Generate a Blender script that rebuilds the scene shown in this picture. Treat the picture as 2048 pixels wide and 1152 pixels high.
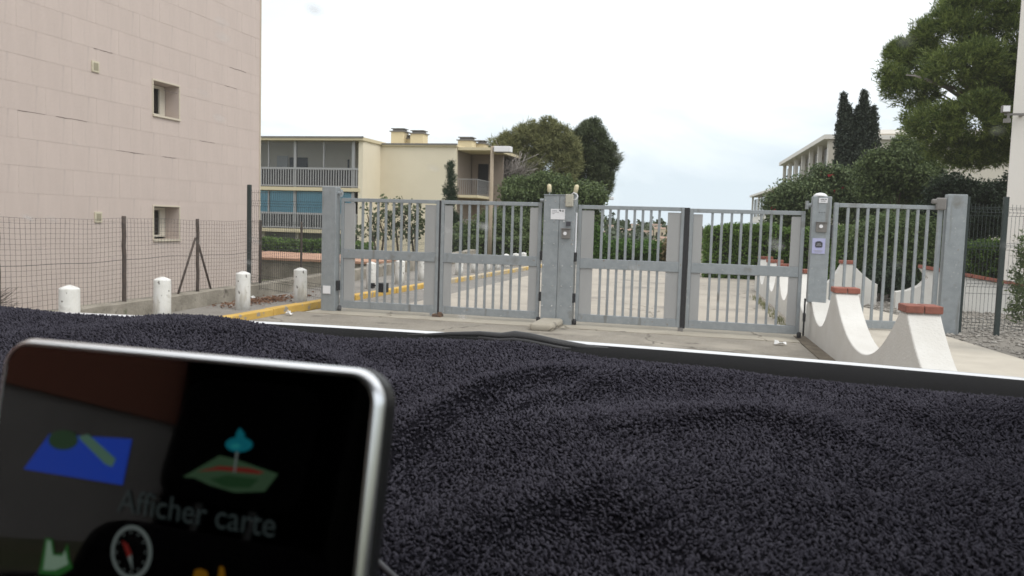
import bpy, bmesh, math, random
import numpy as np
from mathutils import Vector, Matrix
R = math.radians
for o in list(bpy.data.objects): bpy.data.objects.remove(o)
SC = bpy.context.scene
COL = SC.collection
random.seed(7); RNG = np.random.default_rng(11)

# ------------------------------------------------------------------ camera
# world: x across the road (right), y along the road (forward), z up; the camera stands at the origin
H = 1.6; FPX = 1660.0; PITCH = R(4.45); ROLL = R(1.7); YAW = R(14.5)
def _axes():
    fw = np.array([0, math.cos(PITCH), -math.sin(PITCH)]); rt = np.array([1., 0, 0]); up = np.cross(rt, fw)
    c, s = math.cos(ROLL), math.sin(ROLL); rt, up = c*rt + s*up, -s*rt + c*up
    M = np.array([[math.cos(YAW), -math.sin(YAW), 0], [math.sin(YAW), math.cos(YAW), 0], [0, 0, 1]])
    return M@fw, M@rt, M@up
FW, RT, UP = _axes()
cam = bpy.data.cameras.new('camera'); camo = bpy.data.objects.new('camera', cam); COL.objects.link(camo)
m = Matrix(((RT[0], UP[0], -FW[0], 0), (RT[1], UP[1], -FW[1], 0), (RT[2], UP[2], -FW[2], H), (0, 0, 0, 1)))
camo.matrix_world = m
cam.sensor_width = 36; cam.lens = 36*FPX/2048; cam.clip_start = 0.02; cam.clip_end = 8000
cam.dof.use_dof = True; cam.dof.focus_distance = 2.2; cam.dof.aperture_fstop = 13.0
SC.camera = camo
SC.render.resolution_x = 1024; SC.render.resolution_y = 576

# ------------------------------------------------------------------ sky and sun (bright overcast)
SUN_EL, SUN_AZ = R(52), R(112)          # azimuth measured from +y towards +x
w = bpy.data.worlds.new('World'); SC.world = w; w.use_nodes = True
nt = w.node_tree; nt.nodes.clear(); N = nt.nodes.new; L = nt.links.new
out = N('ShaderNodeOutputWorld'); bg = N('ShaderNodeBackground'); sky = N('ShaderNodeTexSky')
sky.sky_type = 'NISHITA'; sky.sun_disc = False; sky.sun_elevation = SUN_EL; sky.sun_rotation = SUN_AZ
sky.air_density = 1.0; sky.dust_density = 1.0; sky.ozone_density = 1.5
bg.inputs['Strength'].default_value = 0.105
tc = N('ShaderNodeTexCoord'); mp = N('ShaderNodeMapping'); mp.inputs['Scale'].default_value = (1.0, 1.0, 2.6); mp.inputs['Location'].default_value = (0.0, 0.0, 0.0)
n1 = N('ShaderNodeTexNoise'); n1.inputs["Scale"].default_value = 1.3; n1.inputs['Detail'].default_value = 9; n1.inputs['Roughness'].default_value = .58
n1.inputs['Distortion'].default_value = .5
mr = N('ShaderNodeMapRange'); mr.inputs['From Min'].default_value = .36; mr.inputs['From Max'].default_value = .60
mr.inputs["To Min"].default_value = .78; mr.inputs["To Max"].default_value = 1.0
mx = N('ShaderNodeMix'); mx.data_type = 'RGBA'
# the cloud deck (in the sky texture's own units): overcast, brighter overhead than near the horizon
vd = N('ShaderNodeVectorMath'); vd.operation = 'DOT_PRODUCT'
vd.inputs[1].default_value = (0, 0, 1)
n2 = N('ShaderNodeTexNoise'); n2.inputs['Scale'].default_value = 2.3; n2.inputs['Detail'].default_value = 7; n2.inputs['Roughness'].default_value = .6; n2.inputs['Distortion'].default_value = .6
ma = N('ShaderNodeMath'); ma.operation = 'MULTIPLY_ADD'; ma.inputs[1].default_value = .72
mb_ = N('ShaderNodeMath'); mb_.operation = 'ADD'; mb_.inputs[1].default_value = -.36
rp = N('ShaderNodeValToRGB'); el = rp.color_ramp.elements
el[0].position = 0.0; el[0].color = (4.9, 5.5, 5.95, 1); el[1].position = .75; el[1].color = (9.6, 9.6, 9.6, 1)
e2 = rp.color_ramp.elements.new(.16); e2.color = (6.9, 7.2, 7.4, 1)
L(tc.outputs['Generated'], vd.inputs[0]); L(mp.outputs[0], n2.inputs['Vector']); L(n2.outputs['Fac'], ma.inputs[0]); L(vd.outputs['Value'], ma.inputs[2]); L(ma.outputs[0], mb_.inputs[0]); L(mb_.outputs[0], rp.inputs[0]); L(rp.outputs[0], mx.inputs[7])
L(tc.outputs['Generated'], mp.inputs[0]); L(mp.outputs[0], n1.inputs['Vector']); L(n1.outputs['Fac'], mr.inputs['Value'])
L(mr.outputs[0], mx.inputs[0]); L(sky.outputs[0], mx.inputs[6]); L(mx.outputs[2], bg.inputs['Color']); L(bg.outputs[0], out.inputs[0])
sl = bpy.data.lights.new('sun', 'SUN'); sl.energy = 1.0; sl.angle = R(30); sl.color = (1, .96, .9)
so = bpy.data.objects.new('sun', sl); COL.objects.link(so)
sd = Vector((math.sin(SUN_AZ)*math.cos(SUN_EL), math.cos(SUN_AZ)*math.cos(SUN_EL), math.sin(SUN_EL)))
so.rotation_euler = sd.to_track_quat('Z', 'Y').to_euler(); so.location = (0, 0, 60)
vs = SC.view_settings; vs.view_transform = 'Standard'; vs.look = 'None'; vs.exposure = 0.70; vs.gamma = 1; vs.use_curve_mapping = False
SC.render.engine = 'CYCLES'
SC.cycles.max_bounces = 8; SC.cycles.transparent_max_bounces = 12

# ------------------------------------------------------------------ helpers
def ray(x, y): return FW + RT*(x-1024)/FPX - UP*(y-576)/FPX
def atv(x, y, v):                       # the point seen at photo pixel (x, y), v metres down the road
    d = ray(x, y); return np.array([0, 0, H]) + d*(v/d[1])
def atu(x, y, u):
    d = ray(x, y); return np.array([0, 0, H]) + d*(u/d[0])
def gz(x, y, z=0.):
    d = ray(x, y); return np.array([0, 0, H]) + d*((z-H)/d[2])

class MB:
    def __init__(s): s.v = []; s.f = []; s.sm = []
    def add(s, vs, fs, smooth=False):
        n = len(s.v); s.v += [tuple(p) for p in vs]
        for f in fs: s.f.append([i+n for i in f]); s.sm.append(smooth)
        return s
    def box(s, x0, x1, y0, y1, z0, z1):
        v = [(x, y, z) for z in (z0, z1) for y in (y0, y1) for x in (x0, x1)]
        return s.add(v, [(0,2,3,1),(4,5,7,6),(0,1,5,4),(1,3,7,5),(3,2,6,7),(2,0,4,6)])
    def obox(s, c, ax, ay, az, hx, hy, hz):   # oriented box
        c, ax, ay, az = map(np.array, (c, ax, ay, az))
        v = [c + ax*hx*i + ay*hy*j + az*hz*k for k in (-1,1) for j in (-1,1) for i in (-1,1)]
        return s.add(v, [(0,2,3,1),(4,5,7,6),(0,1,5,4),(1,3,7,5),(3,2,6,7),(2,0,4,6)])
    def bar(s, a, b, r, n=4, r2=None, smooth=False):
        a = np.array(a, float); b = np.array(b, float); d = b-a; d /= (np.linalg.norm(d)+1e-12)
        h = np.array([0,0,1.]) if abs(d[2]) < .9 else np.array([0,1.,0])
        x = np.cross(d, h); x /= np.linalg.norm(x); y = np.cross(d, x); r2 = r if r2 is None else r2
        v = []
        for p, q in ((a, r), (b, r2)):
            for k in range(n):
                t = 2*math.pi*(k+.5)/n; v.append(p + x*q*math.cos(t) + y*q*math.sin(t))
        f = [(k, (k+1) % n, n+(k+1) % n, n+k) for k in range(n)] + [tuple(range(n))[::-1], tuple(range(n, 2*n))]
        return s.add(v, f, smooth)
    def tube(s, pts, rad, n=8):
        pts = [np.array(p, float) for p in pts]; v = []; K = len(pts)
        if not hasattr(rad, '__len__'): rad = [rad]*K
        px_ = None
        for i, p in enumerate(pts):
            d = pts[min(i+1, K-1)] - pts[max(i-1, 0)]; d /= (np.linalg.norm(d)+1e-12)
            if px_ is None:
                h = np.array([0,0,1.]) if abs(d[2]) < .9 else np.array([0,1.,0])
                x = np.cross(d, h)
            else: x = px_ - d*np.dot(px_, d)
            x /= (np.linalg.norm(x)+1e-12); px_ = x; y = np.cross(d, x)
            for k in range(n):
                t = 2*math.pi*k/n; v.append(p + (x*math.cos(t)+y*math.sin(t))*rad[i])
        f = [(i*n+k, i*n+(k+1) % n, (i+1)*n+(k+1) % n, (i+1)*n+k) for i in range(K-1) for k in range(n)]
        f += [tuple(range(n))[::-1], tuple(range((K-1)*n, K*n))]
        return s.add(v, f, True)
    def lathe(s, prof, c=(0,0,0), n=24):
        v = []; K = len(prof)
        for r, z in prof:
            for k in range(n):
                t = 2*math.pi*k/n; v.append((c[0]+r*math.cos(t), c[1]+r*math.sin(t), c[2]+z))
        f = [(i*n+k, i*n+(k+1) % n, (i+1)*n+(k+1) % n, (i+1)*n+k) for i in range(K-1) for k in range(n)]
        f += [tuple(range(n))[::-1], tuple(range((K-1)*n, K*n))]
        return s.add(v, f, True)
    def prism(s, poly, a, b):            # polygon poly (list of 3D points) swept by vector b-a given as offset
        n = len(poly); p0 = [np.array(p)+np.array(a) for p in poly]; p1 = [np.array(p)+np.array(b) for p in poly]
        f = [(k, (k+1) % n, n+(k+1) % n, n+k) for k in range(n)] + [tuple(range(n))[::-1], tuple(range(n, 2*n))]
        return s.add(p0+p1, f)
    def quad(s, a, b, c, d): return s.add([a, b, c, d], [(0,1,2,3)])
    def mesh(s, name):
        me = bpy.data.meshes.new(name); me.from_pydata([tuple(map(float, p)) for p in s.v], [], s.f)
        me.polygons.foreach_set('use_smooth', s.sm); me.update(); return me

def tagk(o, label=None, cat=None, group=None, kind=None):
    if label: o['label'] = label
    if cat: o['category'] = cat
    if group: o['group'] = group
    if kind: o['kind'] = kind
    return o
def adopt(o, parent):
    o.parent = parent
    q = parent; t = Vector((0,0,0))
    while q is not None:
        t = t + q.location; q = q.parent
    # meshes carry world coordinates, so a part undoes only the offset of its thing's Empty
    if parent.type == 'EMPTY': o.matrix_parent_inverse = Matrix.Translation(-parent.location)
    return o
def obj(name, mb, mat, parent=None, bevel=0, seg=2, kind=None, label=None):
    me = mb.mesh(name) if isinstance(mb, MB) else mb
    o = bpy.data.objects.new(name, me); COL.objects.link(o)
    if mat is not None and not me.materials: me.materials.append(mat)
    if parent is not None: adopt(o, parent)
    if bevel:
        b = o.modifiers.new('bevel', 'BEVEL'); b.width = bevel; b.segments = seg; b.limit_method = 'ANGLE'; b.angle_limit = R(40)
    if kind: o['kind'] = kind
    if label: o['label'] = label
    return o
def thing(name, label, cat, loc=(0,0,0), group=None):
    o = bpy.data.objects.new(name, None); COL.objects.link(o); o.location = loc; o.empty_display_size = .2
    return tagk(o, label, cat, group)
def struct(name, mb, mat, **k):
    return tagk(obj(name, mb, mat, **k), kind='structure')
def copy_tree(o, parent=None, offset=None):
    c = o.copy(); COL.objects.link(c); c.parent = parent
    if offset is not None: c.location = o.location + Vector(offset)
    for ch in o.children: copy_tree(ch, c)
    return c

# ------------------------------------------------------------------ materials
def mat(name, col, rough=.7, metal=0., col2=None, scale=4., detail=6, lo=.35, hi=.65, bump=0., bscale=60., stretch=None,
        spots=None, spec=None, rnd=0., coat=0., cracks=None):
    M = bpy.data.materials.new(name); M.use_nodes = True; nt = M.node_tree; b = nt.nodes['Principled BSDF']
    N = nt.nodes.new; L = nt.links.new
    b.inputs['Roughness'].default_value = rough; b.inputs['Metallic'].default_value = metal
    if spec is not None: b.inputs['Specular IOR Level'].default_value = spec
    if coat: b.inputs['Coat Weight'].default_value = coat
    b.inputs['Base Color'].default_value = (*col, 1)
    tc = N('ShaderNodeTexCoord'); vec = tc.outputs['Object']
    if stretch:
        mp = N('ShaderNodeMapping'); mp.inputs['Scale'].default_value = stretch; L(vec, mp.inputs[0]); svec = mp.outputs[0]
    else: svec = vec
    cur = None
    if col2 is not None:
        n = N('ShaderNodeTexNoise'); n.inputs['Scale'].default_value = scale; n.inputs['Detail'].default_value = detail
        n.inputs['Roughness'].default_value = .62
        r = N('ShaderNodeMapRange'); r.inputs['From Min'].default_value = lo; r.inputs['From Max'].default_value = hi
        x = N('ShaderNodeMix'); x.data_type = 'RGBA'; x.inputs[6].default_value = (*col, 1); x.inputs[7].default_value = (*col2, 1)
        L(svec, n.inputs['Vector']); L(n.outputs['Fac'], r.inputs['Value']); L(r.outputs[0], x.inputs[0]); cur = x.outputs[2]
    for sp in (spots or []):             # (colour, scale, threshold, softness)
        n = N('ShaderNodeTexNoise'); n.inputs['Scale'].default_value = sp[1]; n.inputs['Detail'].default_value = 5
        if len(sp) > 4:
            mp2 = N('ShaderNodeMapping'); mp2.inputs['Scale'].default_value = sp[4]; L(vec, mp2.inputs[0]); L(mp2.outputs[0], n.inputs['Vector'])
        else: L(vec, n.inputs['Vector'])
        r = N('ShaderNodeMapRange'); r.inputs['From Min'].default_value = sp[2]; r.inputs['From Max'].default_value = sp[2]+sp[3]
        x = N('ShaderNodeMix'); x.data_type = 'RGBA'; x.inputs[7].default_value = (*sp[0], 1)
        if cur is None: x.inputs[6].default_value = (*col, 1)
        else: L(cur, x.inputs[6])
        L(n.outputs['Fac'], r.inputs['Value']); L(r.outputs[0], x.inputs[0]); cur = x.outputs[2]
    if cracks:                           # (scale, width, colour)
        n = N('ShaderNodeTexNoise'); n.inputs['Scale'].default_value = 2.2; n.inputs['Detail'].default_value = 6; L(vec, n.inputs['Vector'])
        va = N('ShaderNodeVectorMath'); va.operation = 'MULTIPLY_ADD'; va.inputs[1].default_value = (.55, .55, .55); L(n.outputs['Color'], va.inputs[0]); L(vec, va.inputs[2])
        vo = N('ShaderNodeTexVoronoi'); vo.feature = 'DISTANCE_TO_EDGE'; vo.inputs['Scale'].default_value = cracks[0]; L(va.outputs[0], vo.inputs['Vector'])
        r = N('ShaderNodeMapRange'); r.inputs['From Min'].default_value = cracks[1]; r.inputs['From Max'].default_value = cracks[1]*.3
        x = N('ShaderNodeMix'); x.data_type = 'RGBA'; x.inputs[7].default_value = (*cracks[2], 1); L(vo.outputs['Distance'], r.inputs['Value']); L(r.outputs[0], x.inputs[0]); L(cur, x.inputs[6]); cur = x.outputs[2]
    if rnd:
        oi = N('ShaderNodeObjectInfo'); r = N('ShaderNodeMapRange'); r.inputs['To Min'].default_value = 1-rnd; r.inputs['To Max'].default_value = 1+rnd
        hs = N('ShaderNodeHueSaturation'); L(oi.outputs['Random'], r.inputs['Value']); L(r.outputs[0], hs.inputs['Value'])
        if cur is None: hs.inputs['Color'].default_value = (*col, 1)
        else: L(cur, hs.inputs['Color'])
        cur = hs.outputs[0]
    if cur is not None: L(cur, b.inputs['Base Color'])
    if bump:
        n = N('ShaderNodeTexNoise'); n.inputs['Scale'].default_value = bscale; n.inputs['Detail'].default_value = 5; L(vec, n.inputs['Vector'])
        bp = N('ShaderNodeBump'); bp.inputs['Strength'].default_value = bump; bp.inputs['Distance'].default_value = .02
        L(n.outputs['Fac'], bp.inputs['Height']); L(bp.outputs[0], b.inputs['Normal'])
    return M
def leafmat(name, dark, light, trans=.25, rough=.55):
    M = bpy.data.materials.new(name); M.use_nodes = True; nt = M.node_tree; b = nt.nodes['Principled BSDF']; N = nt.nodes.new; L = nt.links.new
    at = N('ShaderNodeAttribute'); at.attribute_name = 'tint'
    x = N('ShaderNodeMix'); x.data_type = 'RGBA'; x.inputs[6].default_value = (*dark, 1); x.inputs[7].default_value = (*light, 1)
    L(at.outputs['Fac'], x.inputs[0]); L(x.outputs[2], b.inputs['Base Color']); b.inputs['Roughness'].default_value = rough
    b.inputs['Specular IOR Level'].default_value = .25
    t = N('ShaderNodeBsdfTranslucent'); L(x.outputs[2], t.inputs['Color']); ms = N('ShaderNodeMixShader'); ms.inputs[0].default_value = trans
    o = nt.nodes['Material Output']; L(b.outputs[0], ms.inputs[1]); L(t.outputs[0], ms.inputs[2]); L(ms.outputs[0], o.inputs[0])
    return M
def glassmat(name, tint=(1,1,1), refl=.06, rough=0., dirt_glare=False):
    M = bpy.data.materials.new(name); M.use_nodes = True; nt = M.node_tree; nt.nodes.clear(); N = nt.nodes.new; L = nt.links.new
    o = N('ShaderNodeOutputMaterial'); t = N('ShaderNodeBsdfTransparent'); t.inputs[0].default_value = (*tint, 1)
    g = N('ShaderNodeBsdfGlossy'); g.inputs['Roughness'].default_value = rough
    fr = N('ShaderNodeFresnel'); fr.inputs['IOR'].default_value = 1.35 if refl < .1 else 1.7
    ms = N('ShaderNodeMixShader'); L(fr.outputs[0], ms.inputs[0]); L(t.outputs[0], ms.inputs[1]); L(g.outputs[0], ms.inputs[2])
    last = ms.outputs[0]
    if dirt_glare:                              # dried drops and smears, plus an even pale film added for veiling glare
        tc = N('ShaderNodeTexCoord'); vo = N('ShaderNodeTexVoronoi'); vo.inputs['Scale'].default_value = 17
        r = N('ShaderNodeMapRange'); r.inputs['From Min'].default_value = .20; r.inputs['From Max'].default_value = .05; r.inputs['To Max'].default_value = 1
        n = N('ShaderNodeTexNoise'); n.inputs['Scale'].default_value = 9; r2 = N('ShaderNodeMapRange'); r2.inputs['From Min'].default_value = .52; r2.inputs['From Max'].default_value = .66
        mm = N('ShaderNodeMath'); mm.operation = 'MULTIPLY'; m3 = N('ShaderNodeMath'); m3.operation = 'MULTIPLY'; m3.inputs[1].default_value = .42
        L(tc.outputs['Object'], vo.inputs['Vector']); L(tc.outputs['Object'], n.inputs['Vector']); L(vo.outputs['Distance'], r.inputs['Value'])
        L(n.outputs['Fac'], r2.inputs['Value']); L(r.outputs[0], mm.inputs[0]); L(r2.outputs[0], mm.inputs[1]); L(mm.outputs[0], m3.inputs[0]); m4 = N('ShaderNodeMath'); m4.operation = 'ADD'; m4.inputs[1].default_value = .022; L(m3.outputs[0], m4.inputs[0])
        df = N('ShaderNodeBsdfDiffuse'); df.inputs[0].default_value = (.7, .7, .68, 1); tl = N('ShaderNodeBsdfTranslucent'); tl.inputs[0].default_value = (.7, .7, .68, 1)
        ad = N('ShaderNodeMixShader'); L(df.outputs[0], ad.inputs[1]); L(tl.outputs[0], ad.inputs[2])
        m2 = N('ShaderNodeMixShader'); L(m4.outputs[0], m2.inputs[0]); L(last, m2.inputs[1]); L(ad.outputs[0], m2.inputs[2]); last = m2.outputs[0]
    L(last, o.inputs[0]); return M
def emit(name, col, s=1.):
    M = bpy.data.materials.new(name); M.use_nodes = True; b = M.node_tree.nodes['Principled BSDF']
    b.inputs['Base Color'].default_value = (0, 0, 0, 1); b.inputs['Emission Color'].default_value = (*col, 1); b.inputs['Emission Strength'].default_value = s
    b.inputs['Roughness'].default_value = .1; b.inputs['Specular IOR Level'].default_value = .2
    return M
m_soil = mat('soil', (.17, .15, .10), .95, col2=(.09, .11, .05), scale=.7, bump=.4, bscale=8)
m_road = mat('road_asphalt', (.44, .395, .335), .92, col2=(.365, .33, .28), scale=.9, cracks=(.28, .006, (.20, .18, .15)), lo=.38, hi=.62, bump=.5, bscale=90,
             spots=[((.22,.205,.185), .55, .60, .10), ((.50,.475,.43), 42, .60, .08)])
m_road2 = mat('apron_asphalt', (.285, .258, .215), .92, col2=(.215, .193, .16), scale=1.4, cracks=(.35, .007, (.12, .105, .085)), bump=.5, bscale=110,
              spots=[((.40,.385,.35), 48, .60, .06), ((.14,.125,.105), 1.9, .60, .08), ((.34,.31,.26), .8, .56, .1)])
m_gutter = mat('gutter_asphalt', (.25, .235, .215), .93, col2=(.18, .17, .155), scale=2.2, bump=.5, bscale=110, spots=[((.36,.34,.31), 60, .62, .05)])
m_ramp = mat('ramp_concrete', (.42, .385, .32), .9, col2=(.33, .30, .245), scale=1.6, cracks=(.4, .008, (.16, .14, .11)), bump=.35, bscale=70, spots=[((.24,.22,.19), 3.1, .64, .05)])
m_pave = mat('pavement_asphalt', (.27, .25, .225), .93, col2=(.20, .185, .165), scale=1.7, bump=.5, bscale=100, spots=[((.36,.34,.31), 55, .62, .05)])
m_path = mat('path_concrete', (.50, .46, .39), .9, col2=(.43, .39, .33), scale=2.1, bump=.25, bscale=80)
m_gravelbed = mat('gravel_bed', (.27, .25, .22), .95, col2=(.17, .155, .135), scale=14, bump=1, bscale=40)
m_gravel = mat('gravel_stone', (.38, .36, .33), .9, col2=(.2, .18, .155), scale=11)
m_yellow = mat('yellow_kerb_paint', (.62, .40, .09), .75, col2=(.52, .32, .065), scale=3, bump=.3, bscale=60,
               spots=[((.30,.27,.23), 9, .60, .06)])
m_yelfade = mat('worn_yellow_kerb', (.58, .40, .13), .8, col2=(.42, .37, .29), scale=1.3, lo=.42, hi=.56, bump=.3, bscale=60)
m_kerbc = mat('kerb_concrete', (.36, .34, .30), .9, col2=(.26, .245, .215), scale=5, bump=.4, bscale=60)
m_conc = mat('old_concrete', (.33, .30, .25), .95, col2=(.20, .18, .145), scale=2.4, bump=.6, bscale=25, spots=[((.12,.105,.085), 6, .62, .08), ((.10,.12,.06), 3, .66, .08)])
m_white = mat('white_render', (.625, .615, .585), .9, col2=(.565, .55, .515), scale=2.2, bump=.35, bscale=45)
m_bol = mat('white_bollard_paint', (.74, .74, .72), .75, col2=(.66, .66, .63), scale=6, bump=.3, bscale=40, spots=[((.12,.11,.10), 19, .668, .02), ((.42,.41,.37), 5, .58, .12), ((.50,.48,.43), 7, .56, .15, (1, 1, .25))])
m_brick = mat('brick_cap', (.30, .105, .072), .85, col2=(.22, .078, .055), scale=18, bump=.4, bscale=90, rnd=.12)
m_mortar = mat('mortar', (.45, .42, .38), .95, bump=.4, bscale=80)
m_pink = mat('pink_cladding', (.555, .467, .425), .88, col2=(.505, .424, .386), scale=1.1, stretch=(1, 1.6, .35), bump=.12, bscale=120, rnd=.014,
             spots=[((.40,.345,.32), 2.6, .57, .16, (1, 1.8, .13)), ((.56,.49,.455), 1.7, .62, .12, (1, 1.3, .22))])
m_pinkj = mat('pink_joint', (.50, .422, .385), .95)
m_cream = mat('cream_trim', (.58, .52, .42), .8)
m_creamv = mat('cream_vent', (.60, .55, .42), .7, col2=(.5,.45,.34), scale=20)
m_dark = mat('dark_interior', (.025, .025, .028), .9)
m_winf = mat('window_frame', (.62, .58, .50), .5)
m_glass = glassmat('window_glass', (.55, .58, .6), .2)
m_glassb = glassmat('balcony_glass', (.93, .94, .94), .04)
m_galv = mat('galvanised_steel', (.315, .34, .355), .5, .3, col2=(.25, .275, .29), scale=9, lo=.3, hi=.7, bump=.05, bscale=200,
             spots=[((.43,.44,.44), 30, .64, .1), ((.20,.20,.19), 2.6, .64, .1), ((.20,.205,.20), 9, .60, .12, (1, 1, .10)), ((.24,.19,.15), 16, .70, .06)])
m_panel = mat('sheet_panel', (.365, .368, .366), .6, .1, col2=(.325, .328, .327), scale=3, stretch=(1, 1, .3))
m_rub = mat('black_rubber', (.012, .012, .014), .55)
m_bolt = mat('bright_rivet', (.6, .6, .6), .35, .6)
m_rust = mat('rusty_steel', (.16, .09, .05), .9, col2=(.08,.06,.05), scale=30)
m_post = mat('rusted_post', (.055, .045, .042), .8, .2, col2=(.10, .075, .06), scale=22)
m_wire = mat('green_grey_wire', (.085, .083, .085), .7, .2)
m_greenw = mat('dark_green_wire', (.022, .034, .032), .55)
m_grey = mat('grey_plastic', (.18, .17, .16), .6)
m_greylt = mat('cream_box', (.46, .44, .36), .6, col2=(.38,.36,.3), scale=20)
m_wht = mat('white_sign', (.76, .76, .78), .5)
m_print = mat('dark_print', (.04, .04, .05), .6)
m_gprint = mat('grey_print', (.35, .35, .38), .6)
m_lav = mat('lavender_notice', (.46, .47, .66), .45, col2=(.38,.39,.62), scale=6)
m_beacon = mat('cream_beacon', (.62, .55, .36), .45)
m_wood = mat('weathered_pole', (.40, .33, .245), .85, col2=(.30,.245,.18), scale=5, stretch=(4,4,.5))
m_yel = mat('cream_yellow_render', (.73, .66, .515), .9, col2=(.69, .62, .48), scale=.5, bump=.15, bscale=20)
m_yel2 = mat('cream_band', (.60, .52, .35), .85)
m_slat = mat('grey_balustrade', (.33, .33, .33), .7)
m_beige = mat('beige_loggia_wall', (.46, .42, .355), .9)
m_blue = mat('blue_blind', (.20, .46, .60), .8, col2=(.16,.39,.52), scale=3, stretch=(6,1,.5))
m_terr = mat('terracotta_paving', (.50, .29, .19), .9, col2=(.42,.24,.16), scale=2)
m_bldg = mat('off_white_render', (.58, .54, .47), .9, col2=(.54,.5,.43), scale=.4)
m_bldw = mat('white_building_render', (.77, .74, .69), .9, col2=(.73,.70,.65), scale=.6, bump=.1, bscale=30)
m_bark = mat('bark', (.16, .12, .09), .95, col2=(.08,.06,.045), scale=9, bump=.8, bscale=20)
m_barkg = mat('grey_bark', (.29, .265, .245), .95, col2=(.20,.18,.165), scale=9)
m_paper = mat('paper_litter', (.75, .75, .74), .8)
m_roofR = mat('clay_roof', (.37, .255, .20), .9, col2=(.31,.21,.165), scale=2)
m_leafbrown = mat('dry_leaf', (.22, .11, .06), .9, col2=(.14,.075,.045), scale=9, rnd=.2)
l_hedge = leafmat('hedge_leaf', (0.05, 0.1, 0.02), (0.17, 0.27, 0.06))
l_topi = leafmat('topiary_leaf', (0.055, 0.095, 0.03), (0.16, 0.21, 0.085))
l_pineR = leafmat('pine_needle', (0.035, 0.068, 0.016), (0.23, 0.285, 0.075), .2)
l_pineL = leafmat('olive_pine_needle', (0.085, 0.1, 0.04), (0.3, 0.3, 0.14), .2)
l_pineD = leafmat('dark_pine_needle', (0.045, 0.062, 0.032), (0.14, 0.165, 0.085), .15)
l_cyp = leafmat('cypress_leaf', (0.018, 0.026, 0.02), (0.055, 0.07, 0.048), .08)
l_ole = leafmat('oleander_leaf', (0.045, 0.075, 0.032), (0.19, 0.24, 0.11), .2)
l_shr = leafmat('shrub_leaf', (0.05, 0.076, 0.032), (0.165, 0.215, 0.085), .22)
l_dk = leafmat('dark_shrub_leaf', (0.018, 0.032, 0.018), (0.05, 0.08, 0.04), .12)
l_far = leafmat('far_wood_leaf', (.045, .062, .038), (.085, .105, .06), .1)
l_strap = leafmat('pittosporum_leaf', (.035, .06, .022), (.13, .165, .07), .2)
l_grass = leafmat('dry_grass', (0.11, 0.13, 0.05), (0.3, 0.3, 0.15), .2)
l_red = leafmat('red_flower', (.35, .03, .04), (.55, .08, .09), .2)

# ------------------------------------------------------------------ foliage meshes
def quads_mesh(name, P, A, B, tint, tri=False):
    """P centres, A half-length vectors, B half-width vectors -> rhombic leaves"""
    n = len(P)
    if tri:
        V = np.stack([P-B, P+B, P+A], 1).reshape(-1, 3); k = 3
    else:
        V = np.stack([P-A, P+B-.15*A, P+A, P-B-.15*A], 1).reshape(-1, 3); k = 4
    me = bpy.data.meshes.new(name); me.vertices.add(n*k); me.vertices.foreach_set('co', V.astype(np.float32).ravel())
    me.loops.add(n*k); me.loops.foreach_set('vertex_index', np.arange(n*k, dtype=np.int32))
    me.polygons.add(n); me.polygons.foreach_set('loop_start', np.arange(0, n*k, k, dtype=np.int32))
    try: me.polygons.foreach_set('loop_total', np.full(n, k, np.int32))
    except Exception: pass
    at = me.attributes.new('tint', 'FLOAT', 'POINT'); at.data.foreach_set('value', np.repeat(tint, k).astype(np.float32))
    me.update(calc_edges=True); me.validate(); return me
def unit(n):
    d = RNG.normal(size=(n, 3)); return d/np.linalg.norm(d, axis=1, keepdims=True)
def lobes_clumps(lobes, n, inner=.55, rough=.16):
    lobes = np.array(lobes, float); wgt = (lobes[:, 3]*lobes[:, 4]+lobes[:, 4]*lobes[:, 5]+lobes[:, 3]*lobes[:, 5]); wgt /= wgt.sum()
    idx = RNG.choice(len(lobes), n, p=wgt); d = unit(n)
    r = inner + (1-inner)*RNG.random(n)**.45 + RNG.normal(size=n)*rough*.5
    P = lobes[idx, :3] + d*lobes[idx, 3:6]*r[:, None]
    keep = np.ones(n, bool)                       # drop what is buried deep inside another lobe
    for q in lobes:
        keep &= (((P-q[:3])/q[3:6])**2).sum(1) > .28
    return P[keep], d[keep]
def clump_leaves(name, P, per, spread, size, aspect=.45, tintvar=.25, upbias=0., flat=1.):
    n = len(P); T = RNG.random(n)
    Q = np.repeat(P, per, 0) + RNG.normal(size=(n*per, 3))*spread*np.array([1, 1, flat])
    a = unit(n*per); a[:, 2] += upbias; a /= np.linalg.norm(a, axis=1, keepdims=True)
    b = np.cross(a, unit(n*per)); b /= (np.linalg.norm(b, axis=1, keepdims=True)+1e-9)
    s = size*(.6+.8*RNG.random(n*per))[:, None]
    t = np.clip(np.repeat(T, per)*.6+.2+RNG.normal(size=n*per)*tintvar, 0, 1)
    return quads_mesh(name, Q, a*s, b*s*aspect, t)
def needle_tufts(name, P, D, per, length, width, up=.5, spread=.6):
    n = len(P); T = RNG.random(n)
    ax = D + np.array([0, 0, up]); ax /= np.linalg.norm(ax, axis=1, keepdims=True)
    Q = np.repeat(P, per, 0) + RNG.normal(size=(n*per, 3))*length*.42
    a = np.repeat(ax, per, 0) + unit(n*per)*spread; a /= np.linalg.norm(a, axis=1, keepdims=True)
    b = np.cross(a, unit(n*per)); b /= (np.linalg.norm(b, axis=1, keepdims=True)+1e-9)
    s = length*(.6+.7*RNG.random(n*per))[:, None]
    t = np.clip(np.repeat(T, per)*.6+.2+RNG.normal(size=n*per)*.2, 0, 1)
    return quads_mesh(name, Q, a*s, b*width, t, tri=True)
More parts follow.
